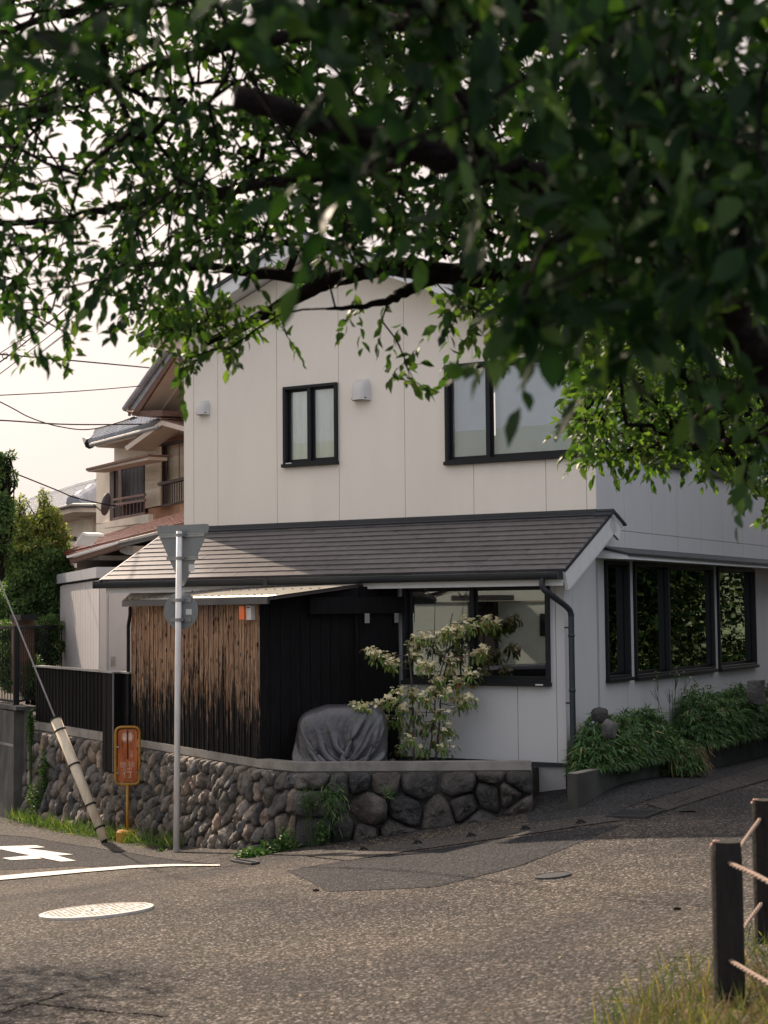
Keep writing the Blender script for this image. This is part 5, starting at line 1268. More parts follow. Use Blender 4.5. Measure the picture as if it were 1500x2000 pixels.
uu = r_.normal(.72, .10, n); ss = r_.normal(2.15, .28, n); P = O + np.outer(uu, U)+np.outer(ss, S)+np.outer(r_.uniform(.05, .32, n), Z)
o = leaves('dry_grass', P, unit(np.outer(r_.uniform(.1, .8, n), U)+rvec(n, r_)*.25-Z*1.0), rvec(n, r_), r_.uniform(.12, .26, n), .008, M['leaf_dry'], None, curl=.2)
tag(o, 'dry straw coloured grass hanging over the planter wall between the bamboo clumps', 'dry grass')
# wispy white flowering weed
wf = empty('wild_flower', W(.25, 2.9, .1), 'tall wispy weed with tiny white flowers in front of the side windows', 'weed')
mb = MB(); FP = []
for i in range(9):
    a = W(.3+rng.normal()*.05, 2.85+rng.normal()*.1, .2); b = a + Z*rng.uniform(.75, 1.05) + S*rng.normal()*.25 + U*rng.normal()*.08; P = spline([a, (a+b)/2+S*rng.normal()*.05, b], 4); mb.tube(P, .003, 4)
    for _ in range(6):
        c = b + rvec(1)[0]*.07 - Z*.03; mb.tube([P[-3], c], .0018, 3); FP += [c]*3
mb.build('stems', M['weed'], wf, kind='stuff'); FP = np.array(FP); leaves('blossom', FP, unit(rvec(len(FP))+Z*.2), rvec(len(FP)), .014, .010, M['petal'], wf, kind=4)
def rock(name, c, sx, sy, sz, mat, label, cat='rock', seed=1, flat=False):
    r = np.random.default_rng(seed); import bmesh
    bm = bmesh.new(); bmesh.ops.create_icosphere(bm, subdivisions=3, radius=1) if not flat else bmesh.ops.create_cube(bm, size=2)
    if flat: bmesh.ops.subdivide_edges(bm, edges=bm.edges[:], cuts=3, use_grid_fill=True)
    V = np.array([v.co[:] for v in bm.verts]); q = r.normal(size=(5, 3))
    for v_, p in zip(bm.verts, V):
        f_ = 1 + sum((.015 if flat else .07)*math.sin(2.2*(p @ k)+i) for i, k in enumerate(q)); m_ = 1 if flat else 1/max(abs(p[0]), abs(p[1]), abs(p[2]))**.45
        v_.co = Vector((U*p[0]*sx + S*p[1]*sy + Z*p[2]*sz)*f_*m_)
    me = bpy.data.meshes.new(name); bm.to_mesh(me); bm.free(); me.polygons.foreach_set('use_smooth', [not flat]*len(me.polygons))
    return tag(link_mesh(name, me, mat, None, np.asarray(c)), label, cat)
rock('rock', at(1172, 1396, 18.75), .085, .10, .085, M['boulder'], 'dark squarish rock standing up out of the nearer bamboo clump', seed=2)
rock('rock', at(1190, 1425, 18.45), .085, .10, .10, M['stone'], 'grey brown cut stone half buried in the bamboo below the darker rock', seed=3)
rock('stone_post', at(1477, 1352, 22.8), .10, .12, .17, M['stone'], 'short upright stone post behind the farther bamboo clump at the right edge', 'stone post', seed=4, flat=True)

# ============================================================ ROAD FURNITURE
def gnormal(p):
    e = .3; a = float(gz(p[0]+e, p[1])-gz(p[0]-e, p[1]))/(2*e); b = float(gz(p[0], p[1]+e)-gz(p[0], p[1]-e))/(2*e); return nrm([-a, -b, 1])
def manhole(px, py, rpx, label, mats, pattern, name='manhole_cover'):
    c = G(px, py); N = gnormal(c); N = nrm(N + np.array([0, .0, 0])); A = nrm(np.cross(np.array([0, 1., 0]), N)); B = np.cross(N, A); r = rpx*c[1]/F
    root = empty(name, c, label, 'manhole cover'); ring = MB(); n = 48
    for i in range(n):
        a0, a1 = 2*math.pi*i/n, 2*math.pi*(i+1)/n; q = lambda a, rr, h: c + (A*math.cos(a)+B*math.sin(a))*rr + N*h
        ring.hexa([q(a0, r*.91, -.03), q(a0, r, -.03), q(a1, r, -.03), q(a1, r*.91, -.03), q(a0, r*.91, .018), q(a0, r, .016), q(a1, r, .016), q(a1, r*.91, .018)])
    ring.build('rim', mats[0], root); MB().disc(c - N*.02, A, B, r*.895, .034, 48).build('lid', mats[0], root)
    if pattern:
        mb = MB(); h = .0152
        for i in range(-9, 10):
            for j in range(-7, 8):
                x, y = i*.094 + (.047 if j % 2 else 0), j*.118
                if x*x+y*y > .72 or (abs(x) < .22 and abs(y) < .26) or rng.random() < .12: continue
                mb.box(c + (A*x+B*y)*r, A, B, N, -r*.028, r*.028, -r*.020, r*.020, 0, h)
        mb.build('lid_slots', mats[1], root, kind='stuff')
        mb = MB()
        for a0, a1, rr in ((.3, 1.2, .20), (1.9, 2.9, .20), (3.6, 4.4, .20), (5.0, 5.9, .20), (0, 1.4, .09), (2.4, 4.2, .09)):
            aa = np.linspace(a0, a1, 7)
            for x, y in zip(aa[:-1], aa[1:]): mb.beam(c + (A*math.cos(x)+B*math.sin(x))*rr*r+N*.0145, c + (A*math.cos(y)+B*math.sin(y))*rr*r+N*.0145, r*.03, .003, up=N)
        mb.build('lid_emblem', mats[1], root)
    return root
M['manhole_white'] = simple('manhole_white', (.56, .53, .50), .55, .08, 30, dirt=((.26, .24, .22), 18, .5))
manhole(189, 1781, 109, 'large white painted manhole cover with a dotted pattern in the left foreground road', (M['manhole_white'], M['crack']), True)
manhole(1080, 1712, 36, 'small plain grey iron manhole cover in the middle of the road', (M['steel_grate'], M['iron']), False)
def grate(quad, label, nb_):
    q = [G(*p) for p in quad]; c = sum(q)/4; root = empty('drain_grate', c, label, 'drain grate'); up = gnormal(c)
    mb = MB()
    for i in range(4): mb.beam(q[i]+up*.016, q[(i+1) % 4]+up*.016, .025, .02, up=up)
    mb.build('frame', M['steel_grate'], root)
    MB().hexa([p+up*.006 for p in q]+[p+up*.010 for p in q]).build('pit', M['crack'], root)
    for i in range(1, nb_):
        t = i/nb_; MB().beam(q[0]*(1-t)+q[1]*t+up*.018, q[3]*(1-t)+q[2]*t+up*.018, .022, .012, up=up).build('bar', M['steel_grate'], root)
grate([(1183,1597),(1262,1599),(1294,1586),(1222,1585)], 'steel bar drain grate in the gutter where the lane meets the road', 9)
grate([(452,1683),(492,1690),(506,1687),(470,1681)], 'little drain grate beside the weeds at the foot of the wall corner', 5)
le = resample(np.array([G(*p) for p in [(1262,1572),(1345,1545),(1420,1520),(1500,1494),(1560,1474)]]), 12); re = resample(np.array([G(*p) for p in [(1302,1586),(1380,1560),(1445,1540),(1520,1518),(1600,1494)]]), 12)
for i in range(11):
    g_ = .012/np.linalg.norm(le[i+1]-le[i])
    a, b, c, d = le[i]*(1-g_)+le[i+1]*g_, re[i]*(1-g_)+re[i+1]*g_, re[i+1], le[i+1]; h = .016+.003*rng.random()
    o = MB().hexa([p-Z*.1 for p in (a, b, c, d)] + [p+Z*h for p in (a, b, c, d)]).build('gutter_slab', M['concrete_strip']); o['kind'] = 'structure'
for i, (x, y) in enumerate([(709,1663),(815,1650),(920,1636),(1026,1622),(1134,1610)]):
    c = G(x, y, .012); root = MB(); root.tube([c+RT*-.05+Z*0, c+Z*.035, c+RT*.045+Z*.01, c+RT*.06-Z*.01], [.008, .018, .014, .004], 6); root.tube([c-Z*.01, c+Z*.045-RT*.03], .009, 5); root.tube([c, c-np.array([0,.12,0])-Z*.012], [.008, .002], 5)
    tag(root.build('drain_plug', M['black_rubber']), ['black plug in the kerb nearest the weeds at the wall corner', 'second black kerb plug from the left', 'middle one of the five black kerb plugs', 'black kerb plug below the end of the boulder wall', 'black kerb plug just left of the steel grate'][i], 'kerb plug', 'black plugs along the kerb strip')

# rope fence
def rpost(px, d, toppy, label, w=.132):
    p = at(px, 1900, d); p = ground_at(p); tz_ = onplane(px, toppy, p, nrm(np.array([p[0], p[1], 0])))[2]
    root = empty('fence_post', p, label, 'post', 'rope fence posts'); mb = MB(); n = 22; V = []
    hs_ = np.linspace(p[2]-.1, tz_, 12); ph = rng.random(n)*.004
    for i, z in enumerate(hs_):
        for j in range(n):
            a = 2*math.pi*j/n; r = w/2*(1+.02*math.sin(5*a+z*3)) + ph[j]; r *= .93 if i == 11 else 1; V.append([p[0]+r*math.cos(a), p[1]+r*math.sin(a), z - (.0 if i < 11 else .0)])
    V2 = len(V)-n
    mb.add(V, [(i*n+j, i*n+(j+1) % n, (i+1)*n+(j+1) % n, (i+1)*n+j) for i in range(11) for j in range(n)] + [tuple(range(V2, V2+n))]); mb.build('shaft', M['post_wood'], root, smooth=False)
    q = np.array([p[0]-w*.47, p[1]+.0, tz_-.012]); MB().tube([q-RT*.004-Z*.012, q+RT*.014+Z*.006, q+RT*.034+Z*.010], [.010, .015, .006], 7).build('sunlit_chip', M['cut_wood'], root)  # pale cut-wood chip, sun highlight on the post edge put into its colour
    return p, tz_
p1, t1_ = rpost(1424, 7.0, 1643, 'dark wooden post with a rope through it, in front at the right')
p2, t2_ = rpost(1500, 8.6, 1562, 'dark wooden rope post further back, cut by the right edge')
p3 = ground_at((2.05, 5.2)); 
ro = [((1425,1686,6.94),(1500,1722,6.4),(1620,1800,5.6)), ((1427,1877,6.94),(1500,1920,6.4),(1620,1990,5.6)), ((1484,1600,8.55),(1452,1645,7.9),(1430,1684,7.05)), ((1487,1765,8.55),(1452,1815,7.9),(1430,1874,7.05))]
rl = ['upper rope running right from the front post out of frame', 'lower rope running right from the front post out of frame', 'upper rope between the two posts', 'lower rope between the two posts']
for r3, lb in zip(ro, rl):
    P = spline([at(*q) for q in r3], 40); mb = MB()
    for k in range(3):                                          # three twisted strands
        Q = []
        for i, p in enumerate(P):
            d = nrm(P[min(i+1, len(P)-1)]-P[max(i-1, 0)]); x = nrm(np.cross(d, Z)); y = np.cross(x, d); a = i*.55+k*2.094; Q.append(p + (x*math.cos(a)+y*math.sin(a))*.0048)
        mb.tube(Q, .0068, 6)
    tag(mb.build('rope', M['rope'], smooth=True), lb, 'rope', 'ropes of the post fence')

# ============================================================ WEEDS AND GRASS
def grass(name, pts, h0, h1, w, mat, label, cat='grass', lean=.35, sd=1, wo=None):
    r = np.random.default_rng(sd); P = np.array(pts); n = len(P); D = unit(Z + r.normal(size=(n, 3))*lean)
    o = leaves(name, P, D, unit(r.normal(size=(n, 3))*np.array([1, 1, .1])), r.uniform(h0, h1, n), w, mat, None, curl=.35); return tag(o, label, cat)
def scat_px(poly, n, r, lift=0):
    poly = np.array(poly, float); lo, hi = poly.min(0), poly.max(0); out = []
    while len(out) < n:
        x, y = r.uniform(lo[0], hi[0]), r.uniform(lo[1], hi[1]); ins = False
        for (x0, y0), (x1, y1) in zip(poly, np.roll(poly, -1, 0)):
            if (y0 > y) != (y1 > y) and x < (x1-x0)*(y-y0)/(y1-y0)+x0: ins = not ins
        if ins: out.append(G(x, y, lift))
    return out
r1 = np.random.default_rng(21)
grass('grass', scat_px([(1130,2040),(1230,1930),(1300,1890),(1400,1850),(1560,1800),(1620,2100),(1150,2100)], 1500, r1), .04, .20, .006, M['grass'], 'blurred sunlit grass with yellowing blades round the rope posts', lean=.55, sd=3)
grass('dry_grass', scat_px([(1180,2060),(1270,1960),(1420,1900),(1560,1880),(1620,2100)], 3000, r1), .03, .13, .005, M['leaf_dry'], 'dry straw matted under the green grass by the rope posts', lean=.8, sd=4)
wp = [W(*dl(t, .22+abs(rng.normal())*.10), 0) for t in np.abs(rng.uniform(1.8, 8.4, 1500))]; wp = [ground_at(p) for p in wp]
grass('grass', wp, .08, .30, .010, M['grass_green'], 'green grass growing along the foot of the stone wall on the left', lean=.45, sd=5)
def weed(label, blobs, n, size, sd=1, wdt=.55, mat='weed'):
    r = np.random.default_rng(sd); P = []
    for (x, y, d, rx, ry, rz) in blobs:
        c = at(x, y, d) if d else G(x, y); dd = c[1]/F
        P.append(c + rvec(n//len(blobs), r)*np.array([rx*dd, rz, ry*dd])*(r.random((n//len(blobs), 1))**.4))
    P = np.concatenate(P); g = gz(P[:, 0], P[:, 1]); P[:, 2] = np.maximum(P[:, 2], g+.01); nn = len(P)
    root = empty('weed', ground_at(P.mean(0)), label, 'weed'); leaves('leaves', P, unit(rvec(nn, r)+Z*.35+np.array([0, -.5, 0])), unit(rvec(nn, r)*.6+Z+np.array([0, -.4, 0])), r.uniform(.6, 1.3, nn)*size, size*wdt, M[mat], root)
    mb = MB()
    for p in P[::9]: mb.tube([ground_at(p + (P.mean(0)-p)*.3), p], .002, 3)
    mb.build('stems', M['weed'], root, kind='stuff')
wc = dl(0, .12)
weed('leafy green weeds clumped at the foot of the wall corner', [(540,1662,0,46,24,.20),(495,1672,0,34,14,.17),(590,1648,0,28,26,.16)], 1500, .06, 1)
weed('yellow green creeper growing from joints high on the wall corner', [(605,1560,18.35,22,26,.06),(640,1555,18.35,16,12,.05)], 220, .042, 2)
weed('tuft of small leaves low in the boulders near the corner', [(560,1640,18.3,20,24,.08),(630,1625,18.3,14,22,.06)], 260, .045, 3)
weed('green creeper climbing the stones next to the concrete wall', [(88,1500,25.1,11,40,.08),(72,1560,25.2,20,34,.1),(60,1420,25.6,6,40,.06)], 800, .06, 4)
weed('small weed at the wall foot between the white pole and the corner', [(400,1640,0,12,12,.08),(470,1640,0,14,14,.08)], 220, .045, 5)
weed('low weeds around the base of the guy wire guard', [(215,1640,0,16,10,.10),(300,1634,0,34,8,.1),(195,1632,0,26,12,.1)], 500, .045, 6)
weed('tiny sprig in the gutter left of the white pole', [(316,1664,0,8,5,.05)], 50, .04, 7)
r2 = np.random.default_rng(8)
P = np.array([at(655+r2.normal()*10, 1560+r2.normal()*22, 18.25) for _ in range(130)]); o = leaves('hanging_grass', P, unit(rvec(130, r2)*.6-Z*.6-np.array([0, .5, 0])), rvec(130, r2), r2.uniform(.1, .2, 130), .011, M['leaf_bamboo'], None, curl=.3); tag(o, 'long bladed grass hanging from the wall joint beside the yellow green creeper', 'grass')
P = np.array([at(760+r2.normal()*4, 1553+r2.normal()*3, 18.25) for _ in range(40)]); o = leaves('hanging_grass', P, unit(rvec(40, r2)+Z*.3-np.array([0, .5, 0])), rvec(40, r2), r2.uniform(.07, .14, 40), .010, M['leaf_bamboo'], None, curl=.5); tag(o, 'small grass tuft in the joint between two boulders of the lane side wall', 'grass')
P = np.array(scat_px([(640,1650),(1060,1608),(1070,1616),(650,1664)], 160, r2, .015)); o = leaves('leaf_litter', P, unit(rvec(160, r2)*np.array([1, 1, .15])), unit(Z+rvec(160, r2)*.3), r2.uniform(.02, .06, 160), .018, M['leaf_dry'], None, kind=4); tag(o, 'dry leaf scraps scattered along the kerb below the boulders', 'leaf litter')
P = np.array(scat_px([(20,1700),(700,1700),(1380,1640),(1480,1990),(20,1990)], 60, r2, .012)); o = leaves('leaf_litter', P, unit(rvec(60, r2)*np.array([1, 1, .15])), unit(Z+rvec(60, r2)*.3), r2.uniform(.02, .05, 60), .02, M['leaf_dry'], None, kind=4); tag(o, 'a few fallen leaves spread across the open road', 'leaf litter')
for (x, y, w_, lb) in ((1324,1778,.025,'dark twig scrap lying on the road left of the rope posts'), (618,1741,.028,'brown curled leaf lying on the road in the middle'), (1345,1587,.10,'thin dark stick on the lane by the gutter slabs')):
    c = G(x, y, .015); tag(MB().tube(spline([c-RT*w_-Z*.008, c+np.array([0,.02,-.006]), c+RT*w_*.8-Z*.006], 3), [.006, .010, .008, .011, .008, .009, .005], 6).build('debris', M['bark']), lb, 'debris')

# ============================================================ THINGS ACROSS THE ROAD, seen in the window panes
ob = empty('white_building', W(-9, -14.5, 0), 'white rendered building across the road, mirrored in the ground floor window', 'building')
MB().box(O, U, S, Z, -18, -2.2, -20, -14.5, -2, 6.5).build('wall', simple('render_white', (.50, .58, .55), .9, .04, 2, 30, .2, .005), ob)
MB().box(O, U, S, Z, -18.1, -2.1, -14.5, -14.46, 2.26, 2.29).build('joint_line', M['concrete'], ob)
MB().box(O, U, S, Z, -8.75, -8.05, -14.5, -14.3, -2, 2.28).build('door', M['room_dark'], ob)
MB().box(O, U, S, Z, -8.8, -7.6, -14.4, -13.6, 2.30, 2.42).build('canopy', M['dark_metal'], ob)
MB().box(O, U, S, Z, -7.0, -6.7, -14.5, -14.44, 1.5, 2.0).build('window', M['sash'], ob)
def car(base, mat, label, k=1.0):
    A, B = U, S; root = empty('parked_car', base, label, 'car', 'cars parked across the road')
    pf_ = [(x*k, z*k) for x, z in [(-2.0,.35),(-2.02,.75),(-1.75,.95),(-1.0,1.02),(-.45,1.48),(.75,1.52),(1.55,1.1),(1.95,1.0),(2.05,.7),(2.0,.35)]]
    bevel(MB().prism([base - B*.8 + A*x + Z*z for x, z in pf_], B*1.6).build('body', mat, root), .08, 2)
    gl_ = [(x*k, z*k) for x, z in [(-.9,1.04),(-.40,1.43),(.70,1.46),(1.35,1.10)]]
    MB().prism([base - B*.815 + A*x + Z*z for x, z in gl_], B*1.63).build('window', M['sash'], root)
    for x in (-1.3, 1.3):
        for y in (-.78, .78): w_ = MB().tube([base+A*x+B*(y-.1)+Z*.32, base+A*x+B*(y+.1)+Z*.32], .32, 20).build('wheel', M['black_rubber'], root); MB().tube([base+A*x+B*(y-.105)+Z*.32, base+A*x+B*(y+.105)+Z*.32], .19, 14).build('rim', M['galv'], w_)
car(ground_at(W(-5.5, -10.4, 0)), M['car_blue'], 'dark blue car parked across the road, mirrored in the window', 1.25)
car(ground_at(W(-4.6, -12.8, 0)), M['car_white'], 'white car parked behind the blue one across the road', 1.4)
gr_ = empty('guard_rail', ground_at(W(-4.3, -9.0, 0)), 'white pipe guard rail in front of the parked cars across the road', 'guard rail')
g0 = ground_at(W(-5.9, -9.0, 0)); g1 = ground_at(W(-2.6, -9.0, 0)); MB().tube([g0+Z*.8, g1+Z*.8], .03, 8).build('top_rail', M['trim_white'], gr_); MB().tube([g0+Z*.35, g1+Z*.35], .02, 8).build('rail', M['trim_white'], gr_)
for i in range(9): q = g0*(1-i/8)+g1*i/8; MB().tube([q, q+Z*.8], .02, 6).build('post', M['trim_white'], gr_)
ss_ = np.linspace(-8, 70, 40); uu_ = np.array([8.5, 11, 14, 24, 60]); hh_b = np.array([.0, 1.8, 3.6, 5.0, 6.0])
V = np.array([ground_at(W(u, s_, 0), h_ + .3*math.sin(s_*.7+u)*(h_ > 0)) for s_ in ss_ for u, h_ in zip(uu_, hh_b)]); ii = (np.arange(39)[:, None]*5+np.arange(4)[None]).ravel()
from_arrays('grass_bank', V, np.stack([ii, ii+1, ii+6, ii+5], 1), simple('bank_green', (.03, .05, .02), .95, .4, 3), smooth=True, kind='structure')
# park trees on the far side of the lane
for i, (u, s, h, rr) in enumerate([(6.2, 5, 4.6, 2.6), (6.8, 10.5, 5.2, 3.0), (6.4, 16.5, 5.0, 3.1), (7.4, 23, 5.6, 3.4), (8.5, 31, 6, 4), (12, 13, 7.5, 4), (13, 24, 8, 4.5)]):
    b = ground_at(W(u, s, 0)); tree('park_tree', b, None, [(*(b+Z*h), rr, rr*.9), (*(b+Z*(h-2.4)+U*.5), rr*1.0, rr*.8), (*(b+Z*(h+1.6)-S*.8), rr*.7, rr*.6)], 16000, .22, M['leaf_park_shaded'], ['large leafy park tree beyond the lane, nearest the house', 'second leafy park tree along the lane', 'third leafy park tree along the lane', 'fourth leafy park tree along the lane', 'farthest leafy park tree along the lane', 'tall park tree behind the second one', 'tall park tree behind the fourth one'][i], trunk=.2, group='park trees beyond the lane')
    hd = crown(2600, [(*(ground_at(W(u-2.0, s+k, 0))+Z*.4), 1.7, .9) for k in (-2, 1)]); 
    o = leaves('hedge', hd[0], unit(rvec(len(hd[0]))+Z*.2), unit(rvec(len(hd[0]))+Z), .12, .07, M['leaf_park_shaded'], None, kind=4); tag(o, 'clipped hedge across the lane below the %s park tree' % ['nearest', 'second', 'third', 'fourth', 'farthest', 'inner left', 'inner right'][i], 'hedge', 'hedges along the lane')

# ============================================================ CHERRY TREE over the road
ch_base = ground_at((3.25, 6.6)); cherry = empty('cherry_tree', ch_base, 'big dark limbed cherry tree whose leafy branches hang across the top of the view', 'tree')
def px3(p): return at(*p[:3])
T0 = ch_base; T1 = np.array([3.1, 6.5, 3.0]); T2 = np.array([2.75, 6.1, 4.0])
P = spline([T0-Z*.2, T0+Z*1.0+np.array([.05,0,0]), T1, T2], 6); MB().tube(P, list(np.linspace(.30, .17, len(P))), 16).build('trunk', M['bark'], cherry, smooth=True)
limbs = [
 ([T2, (1640,830,5.4), (1500,700,5.2), (1390,600,5.0), (1290,510,4.8), (1200,420,4.7), (1060,352,4.55), (930,322,4.45), (820,292,4.4), (700,262,4.3), (590,232,4.2), (468,188,4.1)], 50, 24, 1),
 ([T2, (1640,640,5.3), (1500,540,5.1), (1400,480,5.0), (1320,450,5.0), (1225,395,4.9), (1165,455,4.8)], 38, 24, 1),
 ([(1420,610,5.0), (1480,420,4.6), (1400,260,4.4), (1290,150,4.3), (1180,70,4.3), (1080,10,4.3), (960,-60,4.3), (800,-140,4.4)], 44, 26, 0),
 ([(1120,30,4.3), (1000,40,4.5), (880,48,4.7), (750,45,4.9), (620,62,5.1), (520,75,5.3), (430,90,5.6), (250,150,6.2), (80,210,6.8), (-60,230,7)], 26, 6, 0),
 ([(1330,530,4.9), (1250,565,6.0), (1150,535,6.6), (1000,535,7), (880,535,7.2), (750,522,7.4), (650,545,7.6), (520,535,7.8), (400,520,8), (230,512,8.2)], 36, 5, 0),
 ([(690,533,7.5), (620,560,7.6), (540,600,7.7), (470,640,7.7), (395,672,7.7)], 18, 7, 1),
 ([(850,540,7.2), (790,570,7.1), (740,592,7.0), (640,606,6.9)], 15, 3, 0),
 ([T2, (1650,800,6.6), (1500,850,8.0), (1350,870,9.0), (1230,880,9.6), (1120,905,10.1)], 12, 3, 0),
 ([(1500,700,5.4), (1440,760,6.6), (1380,800,7.8), (1300,860,8.8), (1200,840,9.4)], 12, 3, 0),
 ([(820,292,4.4), (720,330,5.2), (560,350,6.1), (400,380,6.7), (250,400,7.1), (100,430,7.3), (-40,440,7.4)], 16, 5, 0),
 ([(960,-60,4.3), (700,-120,4.7), (480,-90,5.2), (300,-30,5.7), (120,30,6.3), (-60,80,6.8)], 18, 5, 0),
 ([(1290,150,4.3), (1150,230,5.0), (1080,330,5.8), (1000,420,6.4), (900,470,6.9)], 16, 4, 0),
 ([(800,-140,4.4), (600,-300,5), (300,-380,6), (0,-400,7)], 22, 5, 0),
 ([(1080,10,4.3), (1200,-200,5), (1100,-450,6), (900,-650,7)], 26, 6, 0),
]
sk = []; 
for li, (pts, r0, r1, cut) in enumerate(limbs):
    P = spline([p if isinstance(p, np.ndarray) else px3(p) for p in pts], 7); n = len(P); P = [p + rng.normal(size=3)*.004 for p in P]
    dd = np.array([p[1] for p in P]); rr = np.linspace(r0, r1, n)*dd/F*(1+.06*rng.normal(size=n))
    if li in (0, 1): rr[:6] = np.maximum(rr[:6], .09)
    o = MB().tube(P, list(rr), 12).build('limb', M['bark'], cherry, smooth=True); sk += [np.append(p, 0) for p in P[4:]]
    if cut: MB().tube([P[-1]-nrm(P[-1]-P[-2])*.005, P[-1]+nrm(P[-1]-P[-2])*.006], rr[-1]*.9, 12).build('cut_end', M['cut_wood'] if li == 1 else M['bark_light'], cherry)
SK = np.array(sk)[:, :3]
yb_x = [-200, 0, 60, 120, 180, 240, 300, 360, 420, 480, 560, 640, 720, 800, 900, 1000, 1100, 1250, 1700]
yb_y = [600, 610, 650, 610, 560, 590, 610, 600, 560, 545, 545, 560, 545, 580, 590, 640, 650, 660, 700]
yf_x = [1050, 1100, 1150, 1200, 1260, 1320, 1400, 1450, 1500, 1700]; yf_y = [820, 870, 900, 905, 905, 900, 900, 940, 1000, 1050]
holes = [(130,272,70,48),(22,45,26,30),(235,15,18,22),(335,80,26,22),(345,140,26,16),(690,385,26,30),(600,445,34,22),(400,140,22,14),(60,390,22,22),(300,455,36,18),(350,565,90,26),(160,600,40,25),(30,350,26,20),(225,130,20,14),(500,560,60,18),(1170,400,10,10),(970,450,14,24),(1170,170,26,14),(890,110,14,10)]
def samp(n, fx, dlo, dhi, x0, x1, y0, ybx, yby, use_holes=True, seed=1, dens=None):
    r = np.random.default_rng(seed); out = []
    while len(out) < n:
        x = r.uniform(x0, x1); y1 = np.interp(x, ybx, yby); y = r.uniform(y0, y1)
        if use_holes and any(((x-a)/c)**2+((y-b)/d)**2 < 1 for a, b, c, d in holes): continue
        if dens is not None and r.random() > dens(x, y): continue
        dd_ = r.uniform(dlo, dhi)
        if 480 < x < 1020 and 495 < y < 575 and dd_ < 7.7: continue
        out.append(at(x, y, dd_))
    return out
den_mid = lambda x, y: .50+.50*min(1, max(0, (x-250)/650)) if y < np.interp(x, yb_x, yb_y)-60 else .42
sh_mid = samp(2150, 0, 5.4, 8.3, -180, 1420, -160, yb_x, yb_y, seed=11, dens=den_mid)
sh_far = samp(980, 0, 8.2, 10.8, 1110, 1680, 540, yf_x, yf_y, seed=12)
sh_far += samp(90, 0, 6.0, 8.0, 860, 1300, 540, [860, 1000, 1300], [600, 650, 700], seed=19)
sh_far += [at(rng.uniform(290, 500), rng.uniform(575, 665), rng.uniform(7.3, 8.0)) for _ in range(46)]
sh_far += [at(x, y, 7.0+.2*rng.random()) for x, y in ((795,715),(800,735),(812,748),(790,700),(772,660),(878,650),(905,668),(925,640),(395,690),(420,682),(450,680),(370,700),(375,715),(350,720),(545,690/1.12),(560,650),(75,700/1.01),(78,690),(130,650),(150,655),(20,600),(250,620),(245,640),(680,620),(700,612),(745,625))]
sh_near = samp(210, 0, 2.7, 4.2, 620, 1680, -150, [620, 800, 1000, 1700], [380, 420, 560, 640], use_holes=False, seed=13, dens=lambda x, y: 0 if ((x-700)/260)**2+((y-255-(x-700)*.2)/60)**2 < 1 else min(1, max(.16, (x-500)/900)))
sh_near += samp(34, 0, 2.6, 3.2, -100, 1000, -120, [-100, 120, 300, 1000], [120, 110, 60, 100], use_holes=False, seed=14)
sh_near += [at(x, y, d) for x, y, d in ((625,330,2.6),(670,360,2.7),(720,340,2.7),(610,190,2.5),(650,220,2.5),(1010,600,2.9),(1060,640,2.9),(1120,600,2.9),(1070,560,2.8),(1040,680,3.3),(960,690,3.6),(1180,690,3.0),(1230,640,3.0),(1190,420,2.7),(1210,500,2.8),(960,30,2.6),(1480,880,4.5),(1470,830,4.2),(1450,940,5),(1490,760,3.6),(1350,720,3.6),(1290,700,3.4),(1420,760,3.8),(70,60,2.9),(20,130,2.9))]
sh_near += samp(85, 0, 3.0, 4.4, 1080, 1680, 200, [1080, 1350, 1700], [600, 640, 700], use_holes=False, seed=16)
sh_top = samp(900, 0, 4.2, 9, -500, 1900, -1000, [-500, 1900], [-170, -170], use_holes=False, seed=15)
shoots = np.array(sh_mid + sh_far + sh_near + sh_top)
layer = np.array([0]*len(sh_mid) + [1]*len(sh_far) + [2]*len(sh_near) + [3]*len(sh_top))
# grow twigs: attach every shoot to the nearest wood, nearest shoots first
nodes = np.zeros((len(SK)+len(shoots)*6, 3)); parent = -np.ones(len(nodes), int); cnt = np.zeros(len(nodes)); nn_ = len(SK); nodes[:nn_] = SK
d0 = np.array([np.min(np.linalg.norm(SK-s_, axis=1)) for s_ in shoots]); order = np.argsort(d0)
tips = np.zeros(len(shoots), int); segs = []
for oi_ in order:
    s_ = shoots[oi_]; dv = nodes[:nn_]-s_; dist = np.sqrt((dv**2).sum(1)) + .25*np.maximum(0, -dv[:, 2]*0)
    j = int(np.argmin(dist)); a = nodes[j]; L_ = dist[j]; k = int(np.clip(L_/.12, 1, 5)); prev = j
    mid = (a+s_)/2 + rng.normal(size=3)*L_*.10 - Z*L_*.06
    for i in range(1, k+1):
        t = i/k; q = a*(1-t)**2 + 2*mid*t*(1-t) + s_*t*t; nodes[nn_] = q; parent[nn_] = prev; prev = nn_; nn_ += 1
    tips[oi_] = prev
for i in range(len(tips)): cnt[tips[i]] += 1
for i in range(nn_-1, len(SK)-1, -1): cnt[parent[i]] += cnt[i]
rad = .0022*np.sqrt(np.maximum(cnt, 1))
idx = np.arange(len(SK), nn_); a = nodes[parent[idx]]; b = nodes[idx]; ra = np.minimum(rad[parent[idx]], rad[idx]*1.6)[:, None]; rb = rad[idx][:, None]
d = unit(b-a); x = unit(np.cross(d, np.array([.3, .2, 1.]))); y = np.cross(d, x); V = []
for c_, s2 in ((1, 0), (-.5, .866), (-.5, -.866)): V.append(a + (x*c_+y*s2)*ra)
for c_, s2 in ((1, 0), (-.5, .866), (-.5, -.866)): V.append(b + (x*c_+y*s2)*rb)
V = np.stack(V, 1).reshape(-1, 3); q = (np.arange(len(idx))*6)[:, None, None] + np.array([(0,1,4,3),(1,2,5,4),(2,0,3,5)])[None]
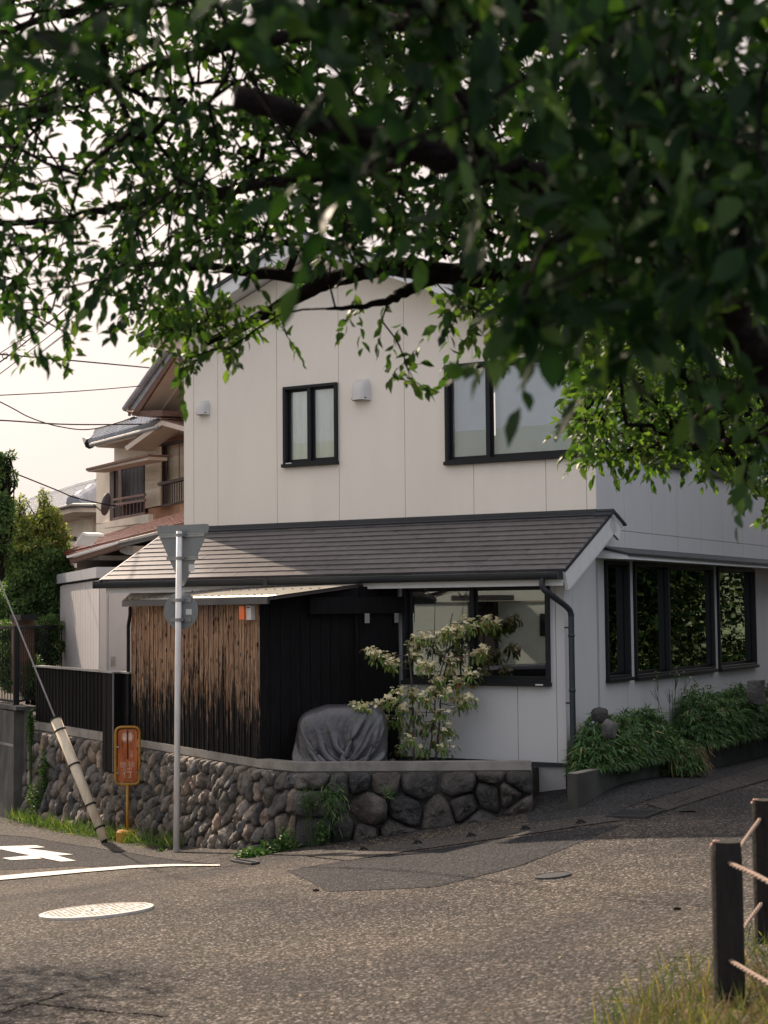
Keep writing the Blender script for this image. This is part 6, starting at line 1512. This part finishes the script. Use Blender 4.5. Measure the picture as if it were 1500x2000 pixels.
from_arrays('twigs', V, q.reshape(-1, 4), M['bark'], cherry, smooth=True, kind='stuff')
# leaves along each shoot
LPp, LDd, LNn, LLl, LW, LAY = [], [], [], [], [], []
for si, s_ in enumerate(shoots):
    r = rng; pd = unit(s_ - nodes[parent[tips[si]]]); hd_ = unit(pd*.6 + rvec(1)[0]*.7 + np.array([0, 0, -.15])); k = {0: 9, 1: 11, 2: 8, 3: 9}[layer[si]]
    side = nrm(np.cross(hd_, Z)); Ls = r.uniform(.16, .30)
    for j in range(k):
        t = j/(k-1); p = s_ - hd_*Ls*.5 + hd_*Ls*t - Z*.05*t*t; sgn = 1 if j % 2 else -1
        dirv = nrm(hd_*(.5+.5*t) + side*sgn*.75*(1-.6*t) + np.array([0, 0, -r.uniform(-.15, .75)]) + r.normal(size=3)*.33)
        LPp.append(p); LDd.append(dirv); LNn.append(nrm(Z*.8 + r.normal(size=3)*.55 + side*sgn*.3)); l_ = (r.uniform(.045, .085) if layer[si] < 2 else r.uniform(.06, .10)); LLl.append(l_); LW.append(l_*r.uniform(.44, .54)); LAY.append(layer[si])
LPp, LDd, LNn, LLl, LW, LAY = map(np.array, (LPp, LDd, LNn, LLl, LW, LAY))
rel = LPp-CAM; dz = rel @ FW; sx = 750+F*(rel @ RT)/dz; sy = 1000-F*(rel @ UPV)/dz
vis = (sx > -40) & (sx < 1540) & (sy > -40) & (sy < 1200); big = np.where(vis, LLl/dz, -1); ch_ = np.argsort(-big)[:300]; rest = np.ones(len(LPp), bool); rest[ch_] = False
fr_ = rest & (LAY == 1); nr_ = rest & (LAY != 1)
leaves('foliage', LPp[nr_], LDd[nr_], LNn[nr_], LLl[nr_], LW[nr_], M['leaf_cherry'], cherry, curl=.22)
leaves('foliage', LPp[fr_], LDd[fr_], LNn[fr_], LLl[fr_], LW[fr_], M['leaf_cherry_sunlit'], cherry, curl=.22)
lm, lnt, lb_ = new_mat('leaf_cherry_shaded', .6, .1); M['leaf_shaded'] = lm  # same cherry leaf, canopy shade put into a darker colour
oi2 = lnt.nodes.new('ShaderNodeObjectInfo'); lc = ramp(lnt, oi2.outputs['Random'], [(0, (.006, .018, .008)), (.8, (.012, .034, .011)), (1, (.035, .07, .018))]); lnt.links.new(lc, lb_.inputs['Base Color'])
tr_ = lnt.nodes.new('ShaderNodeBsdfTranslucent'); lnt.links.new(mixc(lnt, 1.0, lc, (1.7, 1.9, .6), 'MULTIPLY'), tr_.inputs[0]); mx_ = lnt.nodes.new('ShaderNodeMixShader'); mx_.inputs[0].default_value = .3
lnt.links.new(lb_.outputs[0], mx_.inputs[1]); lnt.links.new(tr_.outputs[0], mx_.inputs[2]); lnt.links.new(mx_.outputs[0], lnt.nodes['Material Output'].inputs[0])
Vl, Fl = leaf_arrays(np.zeros((1, 3)), np.array([[1., 0, 0]]), np.array([[0, 0, 1.]]), np.array([.09]), np.array([.045]), .25)
# finer leaf outline for the near ones
prof = [(0,0),(.1,.22),(.25,.42),(.45,.5),(.65,.42),(.82,.24),(.93,.08),(1,0)]; V = []
for t, w_ in prof: V += [(t*.09, w_*.045, w_*.012-.02*t*t), (t*.09, 0, -.02*t*t), (t*.09, -w_*.045, w_*.012-.02*t*t)]
V += [(-.02, .001, .004), (-.02, -.001, .004)]
Fs = [(3*i, 3*i+1, 3*i+4, 3*i+3) for i in range(7)] + [(3*i+1, 3*i+2, 3*i+5, 3*i+4) for i in range(7)] + [(1, 24, 25)]
lme = bpy.data.meshes.new('leaf'); lme.from_pydata(V, [], Fs); lme.materials.append(lm); lme.polygons.foreach_set('use_smooth', [True]*len(lme.polygons))
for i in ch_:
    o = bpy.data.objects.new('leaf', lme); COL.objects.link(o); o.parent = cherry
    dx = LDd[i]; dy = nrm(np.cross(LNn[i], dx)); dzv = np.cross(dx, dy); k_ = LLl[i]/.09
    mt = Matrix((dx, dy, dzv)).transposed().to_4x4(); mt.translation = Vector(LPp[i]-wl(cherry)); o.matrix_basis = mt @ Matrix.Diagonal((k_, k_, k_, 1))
print('leaves', len(LPp), 'tiles', len([o for o in bpy.data.objects if o.name.startswith('shingle')]), 'objects', len(bpy.data.objects))
